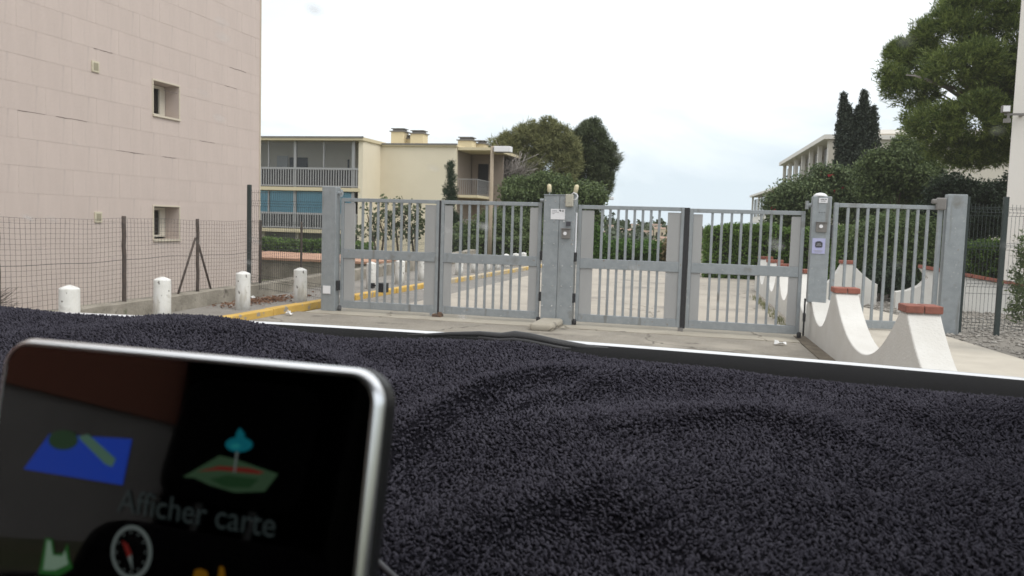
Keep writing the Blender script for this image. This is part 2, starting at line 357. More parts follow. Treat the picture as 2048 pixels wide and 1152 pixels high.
def sublobes(lobes, m=13, f=(.26, .46), up=.25, core=.72):
    o = []
    for q in lobes:
        q = np.array(q); o.append((*q[:3], *(q[3:6]*core)))
        for k in range(m):
            d = RNG.normal(size=3); d[2] += up; d /= np.linalg.norm(d); g_ = random.uniform(*f); r = q[3:6]*g_; r = r*.5 + r.mean()*.5
            o.append((*(q[:3]+d*q[3:6]*random.uniform(.70, 1.02-.35*g_)), *r))
    return o
def pxlobes(L, v, dv=.9):
    """lobes given by where they show in the photo (x, y, rx, ry[, depth shift]) at road distance v -> world ellipsoids"""
    o = []
    for q in L:
        vv = v + (q[4] if len(q) > 4 else 0); p = atv(q[0], q[1], vv); k = float(np.dot(p-np.array([0, 0, H]), FW))/FPX
        o.append((*p, q[2]*k, max(q[2], q[3])*k*dv, q[3]*k))
    return o
def limbs(mb, base, top, r, targets, r2=.3, wob=.12):
    base = np.array(base, float); top = np.array(top, float); pts = []; K = 7; Ln = np.linalg.norm(top-base)
    for i in range(K+1):
        t = i/K; pts.append(base*(1-t)+top*t + RNG.normal(size=3)*wob*r*math.sin(math.pi*t)*2)
    mb.tube(pts, [r*(1-.6*i/K) for i in range(K+1)], 8)
    for q in targets:
        q = np.array(q, float); i = random.randint(K//2, K); a = pts[i]; mid = (a+q)/2 + np.array([0, 0, -.06*np.linalg.norm(q-a)]) + RNG.normal(size=3)*.05*Ln*.3
        rr = r*r2*random.uniform(.6, 1.1); mb.tube([a, a*.6+mid*.4, mid, (mid+q)/2+RNG.normal(size=3)*.02*Ln, q], [rr, rr*.85, rr*.65, rr*.45, rr*.15], 6)
    return mb
def tree(name, label, cat, lobes, base, kind, lm, n=2000, group=None, trunk_r=.15, bark=None, size=.07, per=14, spread=.16, inner=.5, length=.24, width=.02, rough=.16, nl=10):
    t = thing(name, label, cat, base, group)
    P, D = lobes_clumps(lobes, n, inner, rough)
    if kind == 'pine': me = needle_tufts('crown', P, D, per, length, width)
    else: me = clump_leaves('crown', P, per, spread, size)
    obj('crown', me, lm, t)
    lo = np.array(lobes); c = lo[:, :3].mean(0); top = np.array([c[0]*.7+base[0]*.3, c[1]*.7+base[1]*.3, max(c[2], base[2]+.5)])
    tg = [lo[i % len(lo), :3]*.65 + P[random.randrange(len(P))]*.35 for i in range(nl)]
    mb = MB(); limbs(mb, base, top, trunk_r, tg); obj('trunk', mb, bark or m_bark, t)
    return t

# ================================================================== THE SETTING
def sstep(a, b, x):
    t = np.clip((x-a)/(b-a), 0, 1); return t*t*(3-2*t)
def ground_z(u, v):
    z = -.06 - 7.0*sstep(36, 120, v) - .25*sstep(-9.2, -11, u)*sstep(4, 8, v)
    z = z + .17*sstep(1.75, 2.1, u)*(1-sstep(30, 36, v))
    z = z + 9*sstep(420, 900, v) + 1.6*sstep(600, 900, v)*np.sin(u*.012+1)
    return z
us = np.unique(np.concatenate([np.arange(-40, 40, 1.), np.linspace(-4000, -40, 40), np.linspace(40, 4000, 40), np.array([1.75, 1.9, 2.1])]))
vv_ = np.unique(np.concatenate([np.arange(-30, 130, 1.5), np.linspace(-2000, -30, 15), np.linspace(130, 5000, 60)]))
UU, VV = np.meshgrid(us, vv_); ZZ = ground_z(UU, VV)
g = MB(); nu = len(us)
g.v = [(a, b, c) for a, b, c in zip(UU.ravel(), VV.ravel(), ZZ.ravel())]
g.f = [(j*nu+i, j*nu+i+1, (j+1)*nu+i+1, (j+1)*nu+i) for j in range(len(vv_)-1) for i in range(nu-1)]; g.sm = [True]*len(g.f)
struct('ground', g, m_soil)

def slab(u0, u1, v0, v1, z0, z1): return MB().box(u0, u1, v0, v1, z0, z1)
def sheet(poly, z, t=.03):              # polygon (u, v) list laid as a thin slab
    n = len(poly); mb = MB(); return mb.prism([(p[0], p[1], 0) for p in poly], (0, 0, z-t), (0, 0, z))
struct('road', sheet([(-5.9, 13.9), (1.12, 13.9), (1.05, 28.5), (-.62, 28.5), (-.4, 33.2), (-6.0, 33.2)], 0.0), m_road)
struct('gate_apron', sheet([(-7.08, -12), (1.75, -12), (1.6, 8), (1.22, 12.75), (-7.08, 12.75)], -.006), m_road2)
struct('gate_threshold', sheet([(-6.9, 12.62), (1.22, 12.62), (1.22, 13.93), (-6.9, 13.93)], 0.004), m_ramp)
struct('gutter_strip', sheet([(-7.08, 13.9), (-5.85, 13.9), (-5.95, 33.2), (-6.6, 33.2)], -.004), m_gutter)
struct('far_road_band', sheet([(-6.6, 31.1), (-.55, 31.1), (-.55, 31.7), (-6.6, 31.6)], 0.006), m_gutter)
struct('pavement', sheet([(-9.6, 6), (-7.26, 6), (-7.26, 13.9), (-6.75, 33.5), (-9.9, 33.5)], .045), m_pave)
struct('footpath', sheet([(1.80, 7.2), (3.0, 6.4), (3.45, 11.0), (3.0, 13.55), (3.0, 16.0), (2.1, 19.2), (1.75, 19.2), (1.42, 13.0)], .17), m_path)
struct('gravel_area', sheet([(3.02, 6.4), (9, 6.4), (9, 24), (1.4, 24), (2.2, 19.4), (3.05, 16.05), (3.05, 13.6), (3.48, 11.0)], .155), m_gravelbed)
struct('wall_footing', sheet([(1.03, 13.35), (1.25, 13.35), (1.70, 6.8), (1.46, 6.8)], .012, .04), mat('dirty_footing', (.20, .165, .12), .95, col2=(.11,.09,.065), scale=5, bump=.6, bscale=40))
struct('terrace_path', sheet([(-13.4, 22.3), (-9.95, 22.3), (-9.95, 26.2), (-13.0, 26.2), (-24, 27), (-24, 23)], .36, .07), m_terr)
struct('terrace_base', sheet([(-13.3, 22.4), (-10.05, 22.4), (-10.05, 26.1), (-13.0, 26.1), (-23.9, 26.9), (-23.9, 23.1)], .285, .6), m_conc)

# kerb of separate stones along the left pavement, painted yellow
kerb = bpy.data.objects.new('kerb', None); COL.objects.link(kerb); kerb.location = (-7.17, 6, 0); kerb['kind'] = 'structure'
v = 6.0; i = 0
while v < 33:
    u0 = -7.17 + (0 if v < 13.9 else (v-13.9)*.026)
    o = slab(u0-.085, u0+.09+random.uniform(-.006, .006), v+.002, v+.998, -.04, 0.105+random.uniform(-.006, .006))
    painted = (v < 13.4) or (14.5 < v < 33)
    obj('kerb_stone', o, (m_yellow if v < 19.4 else m_yelfade) if painted else m_kerbc, kerb, bevel=.018, seg=3); v += 1.0; i += 1

# gravel, dry leaves, weeds: nobody could count them
def scatter_stones(name, poly_fn, n, smin, smax, z, m, flat=.6):
    P = poly_fn(n); k = len(P); base = np.array([(1,0,0),(0,1,0),(-1,0,0),(0,-1,0),(0,0,1),(0,0,-1)], float)
    fs = [(0,1,4),(1,2,4),(2,3,4),(3,0,4),(1,0,5),(2,1,5),(3,2,5),(0,3,5)]
    mb = MB()
    S = (smin+(smax-smin)*RNG.random(k)**2)
    A = RNG.random(k)*6.28
    for i in range(k):
        c, s = math.cos(A[i]), math.sin(A[i]); q = base*S[i]*(.7+.6*RNG.random(6))[:, None]; q[:, 2] *= flat
        mb.add([(P[i, 0]+a*c-b*s, P[i, 1]+a*s+b*c, z+e) for a, b, e in q], fs, True)
    o = obj(name, mb, m); o['kind'] = 'stuff'; return o
def gravel_poly(n):
    P = np.stack([RNG.uniform(1.6, 8.5, n), RNG.uniform(7, 22, n)], 1); u, v = P.T
    left = np.interp(v, [7, 11, 13.6, 16, 19.4, 22], [3.05, 3.5, 3.06, 3.06, 2.25, 2.0])
    return P[u > left]
o = scatter_stones('gravel', gravel_poly, 11000, .012, .05, .165, m_gravel); tagk(o, 'loose grey gravel around the footpath and mesh fence', 'gravel')
def leaf_litter(name, label, n, u0, u1, v0, v1, z, mm, s=.035):
    P = np.stack([RNG.normal((u0+u1)/2, (u1-u0)/3.2, n), RNG.normal((v0+v1)/2, (v1-v0)/3, n), np.full(n, z)+RNG.random(n)*.03], 1)
    a = unit(n); a[:, 2] *= .3; b = np.cross(a, unit(n)); me = quads_mesh(name, P, a*s, b*s*.6, RNG.random(n))
    o = obj(name, me, mm); return tagk(o, label, 'leaves', kind='stuff')
leaf_litter('dry_leaves', 'brown dry leaves heaped along the foot of the low wall', 900, -8.5, -7.9, 12.6, 14.4, .05, m_leafbrown)

def weeds(name, label, pts, n, h, lm, spread=.1):
    idx = RNG.integers(0, len(pts), n); P = np.array(pts, float)[idx] + RNG.normal(size=(n, 3))*np.array([spread, spread*2, 0])
    a = unit(n)*.5; a[:, 2] = 1; a /= np.linalg.norm(a, axis=1, keepdims=True); b = np.cross(a, unit(n)); b /= np.linalg.norm(b, axis=1, keepdims=True)
    s = h*(.4+.8*RNG.random(n))[:, None]
    o = obj(name, quads_mesh(name, P, a*s, b*.008, RNG.random(n), tri=True), lm); return tagk(o, label, 'weeds', kind='stuff')
weeds('wall_weeds', 'dry weeds along the foot of the white scalloped wall', [(.98-.02*k, 14.6+.4*k, 0) for k in range(16)], 380, .09, l_grass, .05)

# distant wooded ridge: real terrain with a far wood on it
def ridge(name, v0, v1, u0, u1, hfun, m, zb=-12):
    mb = MB(); nx, ny = 60, 8
    for j in range(ny+1):
        t = j/ny
        for i in range(nx+1):
            uu = u0+(u1-u0)*i/nx; mb.v.append((uu, v0+(v1-v0)*t, zb+(hfun(uu)-zb)*math.sin(math.pi*min(t*1.2, 1)*.5)))
    mb.f = [(j*(nx+1)+i, j*(nx+1)+i+1, (j+1)*(nx+1)+i+1, (j+1)*(nx+1)+i) for j in range(ny) for i in range(nx)]; mb.sm = [True]*len(mb.f)
    return struct(name, mb, m)
def hz(u): return -2.2 + 4.5*math.exp(-((u+95)/60)**2) + 2.0*math.sin(u*.03) - 3.5*sstep(-50, 10, u) + 1.0*math.sin(u*.11)
ridge('hill', 330, 640, -420, 420, hz, m_soil)
def ridge_pts(n, v0, v1, u0, u1):
    t = RNG.random(n); u = RNG.uniform(u0, u1, n); z = np.array([-12+(hz(a)+12)*math.sin(math.pi*min(b*1.2, 1)*.5) for a, b in zip(u, t)])
    return np.stack([u, v0+(v1-v0)*t, z+2.0+RNG.normal(size=n)*1.2], 1)
P = ridge_pts(4000, 330, 640, -330, 260)
o = obj('far_wood', clump_leaves('far_wood', P, 9, 2.0, 1.5, .7), l_far); tagk(o, 'dark green wood covering the distant low hills', 'wood', kind='stuff')

# ================================================================== PINK APARTMENT BLOCK (left)
FU = -12.0                                # its long facade lies along the road
bl = thing('apartment_building', 'pink clad apartment block filling the left, with two small recessed windows', 'building', (FU-4, 12, -.3))
win = [(15.40, 16.26, 3.69, 4.41), (15.40, 16.26, 1.02, 1.74)]
V0, V1, Z0, Z1 = 2.6, 19.55, -.5, 9.4
def rects_minus(v0, v1, z0, z1, holes):
    vs = sorted({v0, v1} | {h[0] for h in holes} | {h[1] for h in holes}); zs = sorted({z0, z1} | {h[2] for h in holes} | {h[3] for h in holes}); o = []
    for a, b in zip(vs, vs[1:]):
        for c, d in zip(zs, zs[1:]):
            if not any(h[0]-1e-6 <= a and b <= h[1]+1e-6 and h[2]-1e-6 <= c and d <= h[3]+1e-6 for h in holes): o.append((a, b, c, d))
    return o
mb = MB()
for a, b, c, d in rects_minus(V0, V1, Z0, Z1, win): mb.box(FU-.42, FU, a, b, c, d)
mb.box(FU-9, FU-.42, V0, V0+.3, Z0, Z1); mb.box(FU-9, FU-.42, V1-.3, V1, Z0, Z1); mb.box(FU-9.3, FU-9, V0, V1, Z0, Z1)
wall = obj('wall', mb, m_pinkj, bl)
pcache = {}
PW, PH = 1.24, .475; row = 0; z = Z0
while z < Z1-.1:
    off = (row % 2)*.5*PW; v = V0-off
    while v < V1-.05:
        a, b = max(v, V0)+.0012, min(v+PW, V1+.004)-.0012; c, d = z+.0022, min(z+PH, Z1)-.0018
        for (ra, rb, rc, rd) in rects_minus(a, b, c, d, [(max(a, h[0]), min(b, h[1]), max(c, h[2]), min(d, h[3])) for h in win if h[0] < b and h[1] > a and h[2] < d and h[3] > c]):
            if rb-ra < .01 or rd-rc < .01: continue
            key = (round(rb-ra, 3), round(rd-rc, 3))
            pr = random.choice((.0030, .0036, .0042, .0050))
            if key not in pcache: pcache[key] = MB().box(0, .02, 0, rb-ra, 0, rd-rc).mesh('cladding_panel')
            o = obj('cladding_panel', pcache[key], m_pink, wall); o.location = (FU-.02+pr, ra, rc)
        v += PW
    z += PH; row += 1
m_crack = mat('open_joint', (.13, .105, .095), .95)
for va, vb, zc in ((10.2, 11.4, 3), (11.9, 12.5, 3), (12.75, 13.5, 3), (14.3, 15.1, 2), (15.7, 16.15, 2), (15.75, 16.2, 5), (18.2, 18.9, 7), (10.3, 10.9, 1), (13.7, 14.2, 6), (17.0, 17.6, 3), (18.0, 18.5, 6)):
    zj = Z0+PH*(round((2.0-Z0)/PH)+zc); pts_ = [(FU+.0045, va+(vb-va)*k/6, zj+random.uniform(-.006, .006)) for k in range(7)]
    cm = MB()
    for p_, q_ in zip(pts_, pts_[1:]): cm.bar(p_, q_, random.uniform(.003, .007), 4)
    obj('open_joint', cm, m_crack, wall)
obj('corner_trim', MB().box(FU-.02, FU+.03, V1+.003, V1+.03, Z0, Z1), m_cream, bl)
obj('roof', MB().box(FU-9.4, FU+.25, V0-.2, V1+.15, Z1+.003, Z1+.3), m_cream, bl)
for k, (a, b, c, d) in enumerate(win):
    wn = obj('window', MB().box(FU-.40, FU-.34, a+.02, b-.02, c+.05, c+.09).box(FU-.40, FU-.34, a+.02, b-.02, d-.08, d-.02).box(FU-.40, FU-.34, a+.02, a+.08, c+.09, d-.08).box(FU-.40, FU-.34, b-.20, b-.02, c+.09, d-.08), m_winf, bl)
    obj('pane', MB().box(FU-.385, FU-.378, a+.08, b-.20, c+.09, d-.08), m_glass, wn)
    if k == 0:
        obj('mullion', MB().box(FU-.377, FU-.35, a+.42, a+.46, c+.09, d-.08), m_winf, wn)
    else:
        for q in range(7):
            obj('shutter_slat', MB().box(FU-.40, FU-.39, a+.08, b-.20, c+.10+q*.072, c+.155+q*.072), m_grey, wn)
        obj('window_bar', MB().box(FU-.373, FU-.35, a+.40, a+.45, c+.09, d-.08), m_wht, wn)
    obj('room', MB().box(FU-.9, FU-.86, a-.3, b+.3, c-.3, d+.3), m_dark, wn)
    obj('sill', MB().box(FU-.42, FU+.045, a-.02, b+.02, c-.035, c+.003), m_cream, wn)
    obj('surround', MB().box(FU+.002, FU+.018, a-.03, a, c, d).box(FU+.002, FU+.018, b, b+.03, c, d).box(FU+.002, FU+.018, a-.03, b+.03, d, d+.03), m_cream, wn)
    rv = obj('reveal', MB().box(FU-.41, FU, b-.004, b, c, d).box(FU-.41, FU, a, a+.004, c, d).box(FU-.41, FU, a, b, d-.004, d), m_pink, wn)
for (a, z) in ((13.63, 4.27), (13.67, 1.375)):
    vt = obj('vent', MB().box(FU, FU+.03, a, a+.19, z, z+.21), m_creamv, bl, bevel=.006)
    obj('vent_grille', MB().box(FU+.031, FU+.034, a+.035, a+.155, z+.035, z+.175), mat('vent_mesh', (.30, .27, .19), .8), vt)

# ================================================================== LOW WALL AND FENCES (left)
def wu(v): return -8.27 - (v-9)*.075
lw = thing('low_wall', 'low weathered concrete wall under the wire fence on the left', 'wall', (wu(12), 12, 0))
mb = MB(); vs_ = np.linspace(5, 33, 57)
prof = []
for v in vs_:
    u = wu(v); zt = (.30 if v < 18 else .30+.012*(v-18)) + random.uniform(-.012, .012); prof.append([(u, v, -.1), (u+random.uniform(-.01, .01), v, zt-.015), (u-.02, v, zt), (u-.26, v, zt+.005), (u-.28, v, -.4)])
for p in prof: mb.v += p
for i in range(len(prof)-1):
    for k in range(4): mb.f.append((i*5+k, i*5+k+1, (i+1)*5+k+1, (i+1)*5+k)); mb.sm.append(False)
mb.f += [tuple(range(5)), tuple(range(len(mb.v)-5, len(mb.v)))[::-1]]; mb.sm += [False, False]
obj('wall_body', mb, m_conc, lw)

fe = thing('wire_fence', 'sagging welded wire fence with rusty posts on the low wall', 'fence', (wu(11)-.13, 11, .3))
def fpos(v, z): return (wu(v)-.13, v, z)
mesh = MB(); va, vb = 6.0, 16.2; zlo, zhi = .31, 1.50
def wob(v, z): return (wu(v)-.13+.008*math.sin(v*2.3+z*3), v+.004*math.sin(z*9+v*5), z+.012*math.sin(v*1.7+z*1.3)+.006*math.sin(v*5.1))
v = va
while v < vb:
    pts = [wob(v, zlo+(zhi-zlo)*k/3) for k in range(4)]
    for a, b in zip(pts, pts[1:]): mesh.bar(a, b, .0022, 3)
    v += .085
z = zlo
while z <= zhi+.001:
    pts = [wob(va+(vb-va)*k/40, z) for k in range(41)]
    for a, b in zip(pts, pts[1:]): mesh.bar(a, b, .0022 if abs(z-.91) > .032 else .005, 3)
    z += .0660
obj('wire_mesh', mesh, m_wire, fe, kind='stuff')
def zigpost(v, z0, z1, r=.026, wb=.012):
    pts = [np.array(fpos(v, z0+(z1-z0)*k/10)) + np.array([.03, wb*random.uniform(-1, 1)*.6, 0]) for k in range(11)]
    return MB().tube(pts, r, 6)
obj('post', zigpost(10.22, .12, 1.54, .032), m_post, fe)
obj('post', zigpost(12.15, .27, 1.52, .030), m_post, fe)
obj('brace', MB().tube([fpos(11.62, .29), fpos(12.13, 1.2)], .02, 6), m_post, fe)
obj('brace', MB().tube([fpos(12.62, .29), fpos(12.17, 1.2)], .02, 6), m_post, fe)
obj('post', zigpost(7.9, .12, 1.54, .03), m_post, fe)
obj('post', zigpost(14.35, .2, 1.52, .03, .004), m_post, fe)
obj('post', zigpost(16.2, .2, 1.50, .03, .004), m_post, fe)

def rigid_panel(root, a, b, z0a, z0b, z1, step, m, rr=.0028, folds=(.12, .5, .88), curl=True):
    """welded panel between ground points a and b, with the V folds that stiffen it"""
    a = np.array(a, float); b = np.array(b, float); Ln = np.linalg.norm(b-a); d = (b-a)/Ln; n = np.array([-d[1], d[0]]); mb = MB(); k = 0
    nn = int(Ln/step)
    for i in range(nn+1):
        p = a + d*(i*Ln/nn); zb = z0a+(z0b-z0a)*i/nn; zs = [zb]
        for f in folds:
            zc = zb+(z1-zb)*f; zs += [zc-.05, zc, zc+.05]
        zs += [z1+.03]
        off = [0]+sum([[0, -.035, 0] for f in folds], [])+[0]
        pts = [(p[0]+n[0]*o_, p[1]+n[1]*o_, z_) for z_, o_ in zip(zs, off)]
        for q, r in zip(pts, pts[1:]): mb.bar(q, r, rr, 3)
    hs = []
    for f in folds: hs += [f-.05/1.9, f, f+.05/1.9]
    for f in sorted(hs+[.30, .69, .02, .99]):
        o_ = -.035 if f in folds else 0
        p, q = a+n*o_, b+n*o_
        mb.bar((p[0], p[1], z0a+(z1-z0a)*f), (q[0], q[1], z0b+(z1-z0b)*f), rr*1.15, 3)
    obj('wire_mesh', mb, m, root, kind='stuff')
rf = thing('panel_fence', 'dark green rigid mesh panel between the left gate post and the wire fence', 'fence', (-7.7, 13.5, 0))
rigid_panel(rf, (-8.90, 14.22), (-6.80, 13.58), .20, .09, 2.06, .05, m_greenw)
tp = obj('post', MB().box(-8.97, -8.90, 14.19, 14.25, .04, 2.19), m_greenw, rf, bevel=.004)
# the fence goes on behind, along the wall, with thin dark posts
fb = thing('rear_panel_fence', 'dark wire fence on the low wall seen behind the left gate post', 'fence', (-9.3, 19, 0))
rigid_panel(fb, (wu(16.3)-.13, 16.3), (wu(31)-.13, 31), .30, .42, 1.35, .10, m_greenw, .0022, (.5,))
for v in (18.9, 22.5, 26.5, 30.8): obj('post', MB().box(wu(v)-.155, wu(v)-.105, v-.025, v+.025, .2, 1.55), m_greenw, fb)

# ================================================================== BOLLARDS
bv = [8.37, 10.08, 12.11, 14.01, 15.9, 17.21, 18.83, 20.3, 23.13, 24.56, 25.75, 26.8, 27.94, 29.25, 30.28, 32.23]
blab = ['white bollard at far left, its foot hidden by the towel', 'white bollard second from the left, in front of the wire fence',
        'chipped white bollard at the foot of the tall dark green fence post', 'white bollard with a yellow smear just left of the left gate post',
        'white bollard mostly hidden behind the left gate post', 'white bollard first in view through the left gate leaf', 'white bollard second in view through the left gate leaf, chipped near the foot',
        'white bollard third in view through the left gate leaf', 'nearest white bollard behind the second gate leaf']
ords = ['second', 'third', 'fourth', 'fifth', 'sixth', 'seventh', 'farthest']
blab += ['%s white bollard counted away from the gate behind the second gate leaf' % q for q in ords]
prof = [(.118, -.02), (.119, .3), (.117, .64), (.1165, .652), (.112, .6575), (.108, .661), (.06, .683), (.012, .700)]
bmesh_ = None
for k, v in enumerate(bv):
    u = -7.72 + (0 if v < 18 else (v-18)*.024)
    if k == 3: u, v = -7.49, 13.60
    if bmesh_ is None:
        bmesh_ = MB().lathe(prof, (0, 0, 0), 28).mesh('bollard'); bmesh_.materials.append(m_bol)
    o = bpy.data.objects.new('bollard', bmesh_); COL.objects.link(o); o.location = (u, v, 0)
    o.rotation_euler = (random.uniform(-.012, .012), random.uniform(-.012, .012), random.uniform(0, 6)); o.scale = (1, 1, random.uniform(.98, 1.03)*(1 if v < 16 else (.93 if v < 22 else .76)))
    tagk(o, blab[k], 'bollard', 'white bollards along the yellow kerb')

# ================================================================== THE GATES
GV = 13.12
def gate_post(name, label, u0, u1, v0, v1, z0, z1):
    t = thing(name, label, 'gate post', ((u0+u1)/2, (v0+v1)/2, z0))
    obj('post_body', MB().box(u0, u1, v0, v1, z0, z1), m_galv, t, bevel=.012, seg=3)
    return t
def gate_leaf(label, u0, u1, hinge_left, zt=1.95, zb=.06, v=GV):
    """one swinging leaf: stiles, three rails, eight bars above and below the middle rail, sheet infills at both ends"""
    t = thing('gate_leaf', label, 'gate', ((u0+u1)/2, v, zb), 'leaves of the grey driveway gates')
    d = .03; st = .055
    obj('stile', MB().box(u0, u0+st, v-d, v+d, zb, zt), m_galv, t, bevel=.005)
    obj('stile', MB().box(u1-st, u1, v-d, v+d, zb, zt), m_galv, t, bevel=.005)
    for z0, z1 in ((zt-.062, zt-.001), (.92, 1.075), (zb, zb+.125)):
        obj('rail', MB().box(u0+st+.001, u1-st-.001, v-d-.003, v+d-.003, z0, z1), m_galv, t, bevel=.005)
    pl, pr = (.20, .14) if hinge_left else (.14, .20)
    for a, b in ((u0+st, u0+st+pl), (u1-st-pl, u1-st)):
        lo = MB().box(a+.002, b, v-.014, v+.014, zb+.126, .919)
        obj('infill_sheet', lo, m_panel, t, bevel=.003); obj('infill_sheet', MB().box(a+.002, b, v-.014, v+.014, 1.077, zt-.085), m_panel, t, bevel=.003)
    a, b = u0+st+pl, u1-st-pl
    for k in range(8):
        c = a + (b-a)*(k+1)/9
        for z0, z1 in ((zb+.12, .925), (1.07, zt-.055)):
            obj('bar', MB().box(c-.019, c+.019, v-.019, v+.019, z0, z1), m_galv, t, bevel=.004)
    h = u0 if hinge_left else u1
    obj('hinge', MB().lathe([(.03, 0), (.033, .02), (.033, .07), (.02, .09)], (h, v-.035, zb-.05), 12), m_rub, t)
    return t
gl = gate_post('gate_post', 'square galvanised post at the left end of the gates, with a small plate', -6.77, -6.505, 13.0, 13.18, 0, 2.135)
obj('access_plate', MB().box(-6.725, -6.585, 12.985, 12.991, .30, .435), m_wht, gl, bevel=.003)
obj('plate_frame', MB().box(-6.74, -6.57, 12.9915, 12.9985, .285, .45), m_galv, gl)
obj('hinge', MB().box(-6.504, -6.458, 13.03, 13.12, .36, .53), m_rub, gl, bevel=.01)
obj('hinge', MB().bar((-6.54, 13.08, 2.03), (-6.42, 13.08, 2.03), .035, 10).bar((-6.45, 13.08, 1.97), (-6.45, 13.08, 2.09), .03, 10), m_galv, gl)
G1, G2, G3, G4 = -6.425, -4.665, -2.93, None
l1 = gate_leaf('far left leaf of the grey barred gate, hinged on the left post', -6.455, -4.672, True)
l2 = gate_leaf('second gate leaf from the left, hinged on the central riveted pillar', -4.640, -2.93, False)
obj('meeting_seal', MB().box(-4.670, -4.642, GV-.028, GV+.024, .07, 1.945), m_rub, l2)
l3 = gate_leaf('third gate leaf from the left, just right of the central pillar', -2.335, -.675, True, zt=1.925)
l4 = gate_leaf('far right leaf of the grey driveway gate, beside the white scalloped wall', -.595, 1.09, False, zt=1.91)
obj('meeting_seal', MB().box(-.673, -.598, GV-.034, GV+.024, .05, 1.92), m_rub, l4)
obj('ground_stop', MB().box(-.70, -.62, GV-.06, GV+.03, -.01, .058), m_grey, l3)
st = obj('gate_stop', MB().box(-4.74, -4.58, GV-.10, GV+.04, .0, .05).lathe([(.05, .05), (.045, .075), (.02, .085)], (-4.62, GV-.04, 0), 12), m_rust, None, bevel=.01)
tagk(st, 'small rusty gate stop on the ground between the two left leaves', 'gate stop')
obj('flap', MB().box(-4.80, -4.74, GV-.035, GV-.033, .02, .09), m_galv, l1)
# the bracket on the far side of leaf one
obj('motor_bracket', MB().box(-6.02, -5.95, GV+.2, GV+.3, .40, .49).box(-5.86, -5.70, GV+.18, GV+.32, .34, .50).bar((-5.95, GV+.25, .45), (-5.86, GV+.25, .45), .02), m_rub, l1)

pc = thing('gate_pillar', 'wide riveted sheet-metal pillar between the two gates', 'pillar', (-2.63, 13.3, 0))
pb = obj('pillar_body', MB().box(-2.885, -2.632, 13.03, 13.27, 0, 2.065).box(-2.627, -2.375, 13.03, 13.27, 0, 2.065), m_galv, pc, bevel=.008)
obj('pillar_core', MB().box(-2.87, -2.39, 13.05, 13.25, 0, 2.05), m_galv, pc)
obj('top_cap', MB().box(-2.89, -2.63, 13.02, 13.28, 2.066, 2.08).box(-2.62, -2.37, 13.02, 13.28, 2.066, 2.08), m_galv, pc, bevel=.004)
for zr in (.30, .62, .95, 1.30, 1.65, 1.98):
    for ur in (-2.86, -2.70, -2.55, -2.40):
        obj('rivet', MB().bar((ur+random.uniform(-.01, .01), 13.031, zr+random.uniform(-.01, .01)), (ur, 13.022, zr), .0085, 8), m_bolt, pb)
sg = obj('sign', MB().box(-2.765, -2.535, 13.022, 13.028, 1.685, 1.850), m_wht, pc)
pr = MB()
pr.box(-2.745, -2.665, 13.0195, 13.0215, 1.818, 1.828).box(-2.745, -2.635, 13.0195, 13.0215, 1.796, 1.804).box(-2.745, -2.705, 13.0195, 13.0215, 1.770, 1.780)
obj('sign_text', pr, m_gprint, sg)
pr = MB().box(-2.632, -2.604, 13.0195, 13.0215, 1.826, 1.838).box(-2.618, -2.597, 13.0195, 13.0215, 1.812, 1.827).box(-2.583, -2.556, 13.0195, 13.0215, 1.812, 1.822).box(-2.577, -2.562, 13.0195, 13.0215, 1.822, 1.830)
obj('sign_logo', pr, m_print, sg)
sw = obj('switch_plate', MB().box(-2.52, -2.425, 13.015, 13.028, 1.572, 1.668), m_galv, pc, bevel=.004); obj('switch_face', MB().box(-2.510, -2.435, 13.008, 13.0149, 1.585, 1.655), m_print, sw)
kp = obj('keypad_box', MB().box(-2.575, -2.435, 12.985, 13.028, 1.385, 1.535).box(-2.582, -2.428, 12.965, 13.028, 1.536, 1.55), m_grey, pc, bevel=.006)
obj('button', MB().bar((-2.515, 12.985, 1.465), (-2.515, 12.972, 1.465), .028, 14), m_wht, kp)
jb = obj('junction_box', MB().box(-2.525, -2.402, 12.96, 13.028, 1.89, 2.085), m_greylt, pc, bevel=.012, seg=3)
obj('cover_screw', MB().bar((-2.463, 12.962, 1.95), (-2.463, 12.955, 1.95), .008, 8), m_grey, jb)
obj('cable', MB().tube([(-2.43, 13.0, 2.09), (-2.40, 12.99, 2.11), (-2.35, 13.0, 2.09), (-2.335, 13.0, 2.05), (-2.36, 13.0, 2.01), (-2.40, 13.0, 2.0)], .009, 6), m_wht, pc)
obj('conduit', MB().box(-2.372, -2.345, 13.08, 13.12, 1.12, 1.80), m_wht, pc, bevel=.006)
for zz in (.36, 1.02):
    obj('hinge', MB().box(-2.933, -2.887, 13.06, 13.14, zz, zz+.15), m_rub, pc, bevel=.008); obj('hinge', MB().box(-2.373, -2.34, 13.06, 13.14, zz, zz+.15), m_rub, pc, bevel=.008)
obj('hinge', MB().bar((-2.90, 13.1, 1.985), (-2.96, 13.1, 1.985), .028, 10), m_galv, pc)
for uu, tl in ((-2.83, -.02), (-2.41, .05)):
    bc = obj('beacon', MB().lathe([(.012, .0), (.034, .008), (.036, .10), (.028, .125), (.01, .135)], (0, 0, 0), 14), m_beacon, pc)
    bc.location = (uu, 13.18, 2.115); bc.rotation_euler = (0, tl*4, 0)
    obj('stem', MB().bar((uu-.0, 13.18, 2.075), (uu, 13.18, 2.135), .01, 6), m_galv, pc)

# kerb stub in front of the pillar
ks = obj('kerb_stub', MB().prism([(-2.93, 12.05, -.02), (-2.55, 12.05, -.02), (-2.50, 12.2, .10), (-2.50, 13.02, .12), (-2.80, 13.02, .12), (-2.92, 12.3, .08)], (0, 0, 0), (0, 0, .001)) if 0 else MB().box(-2.86, -2.50, 12.15, 13.02, -.02, .105), m_ramp, None, bevel=.05, seg=3)
tagk(ks, 'worn concrete kerb stub in front of the central gate pillar', 'kerb')

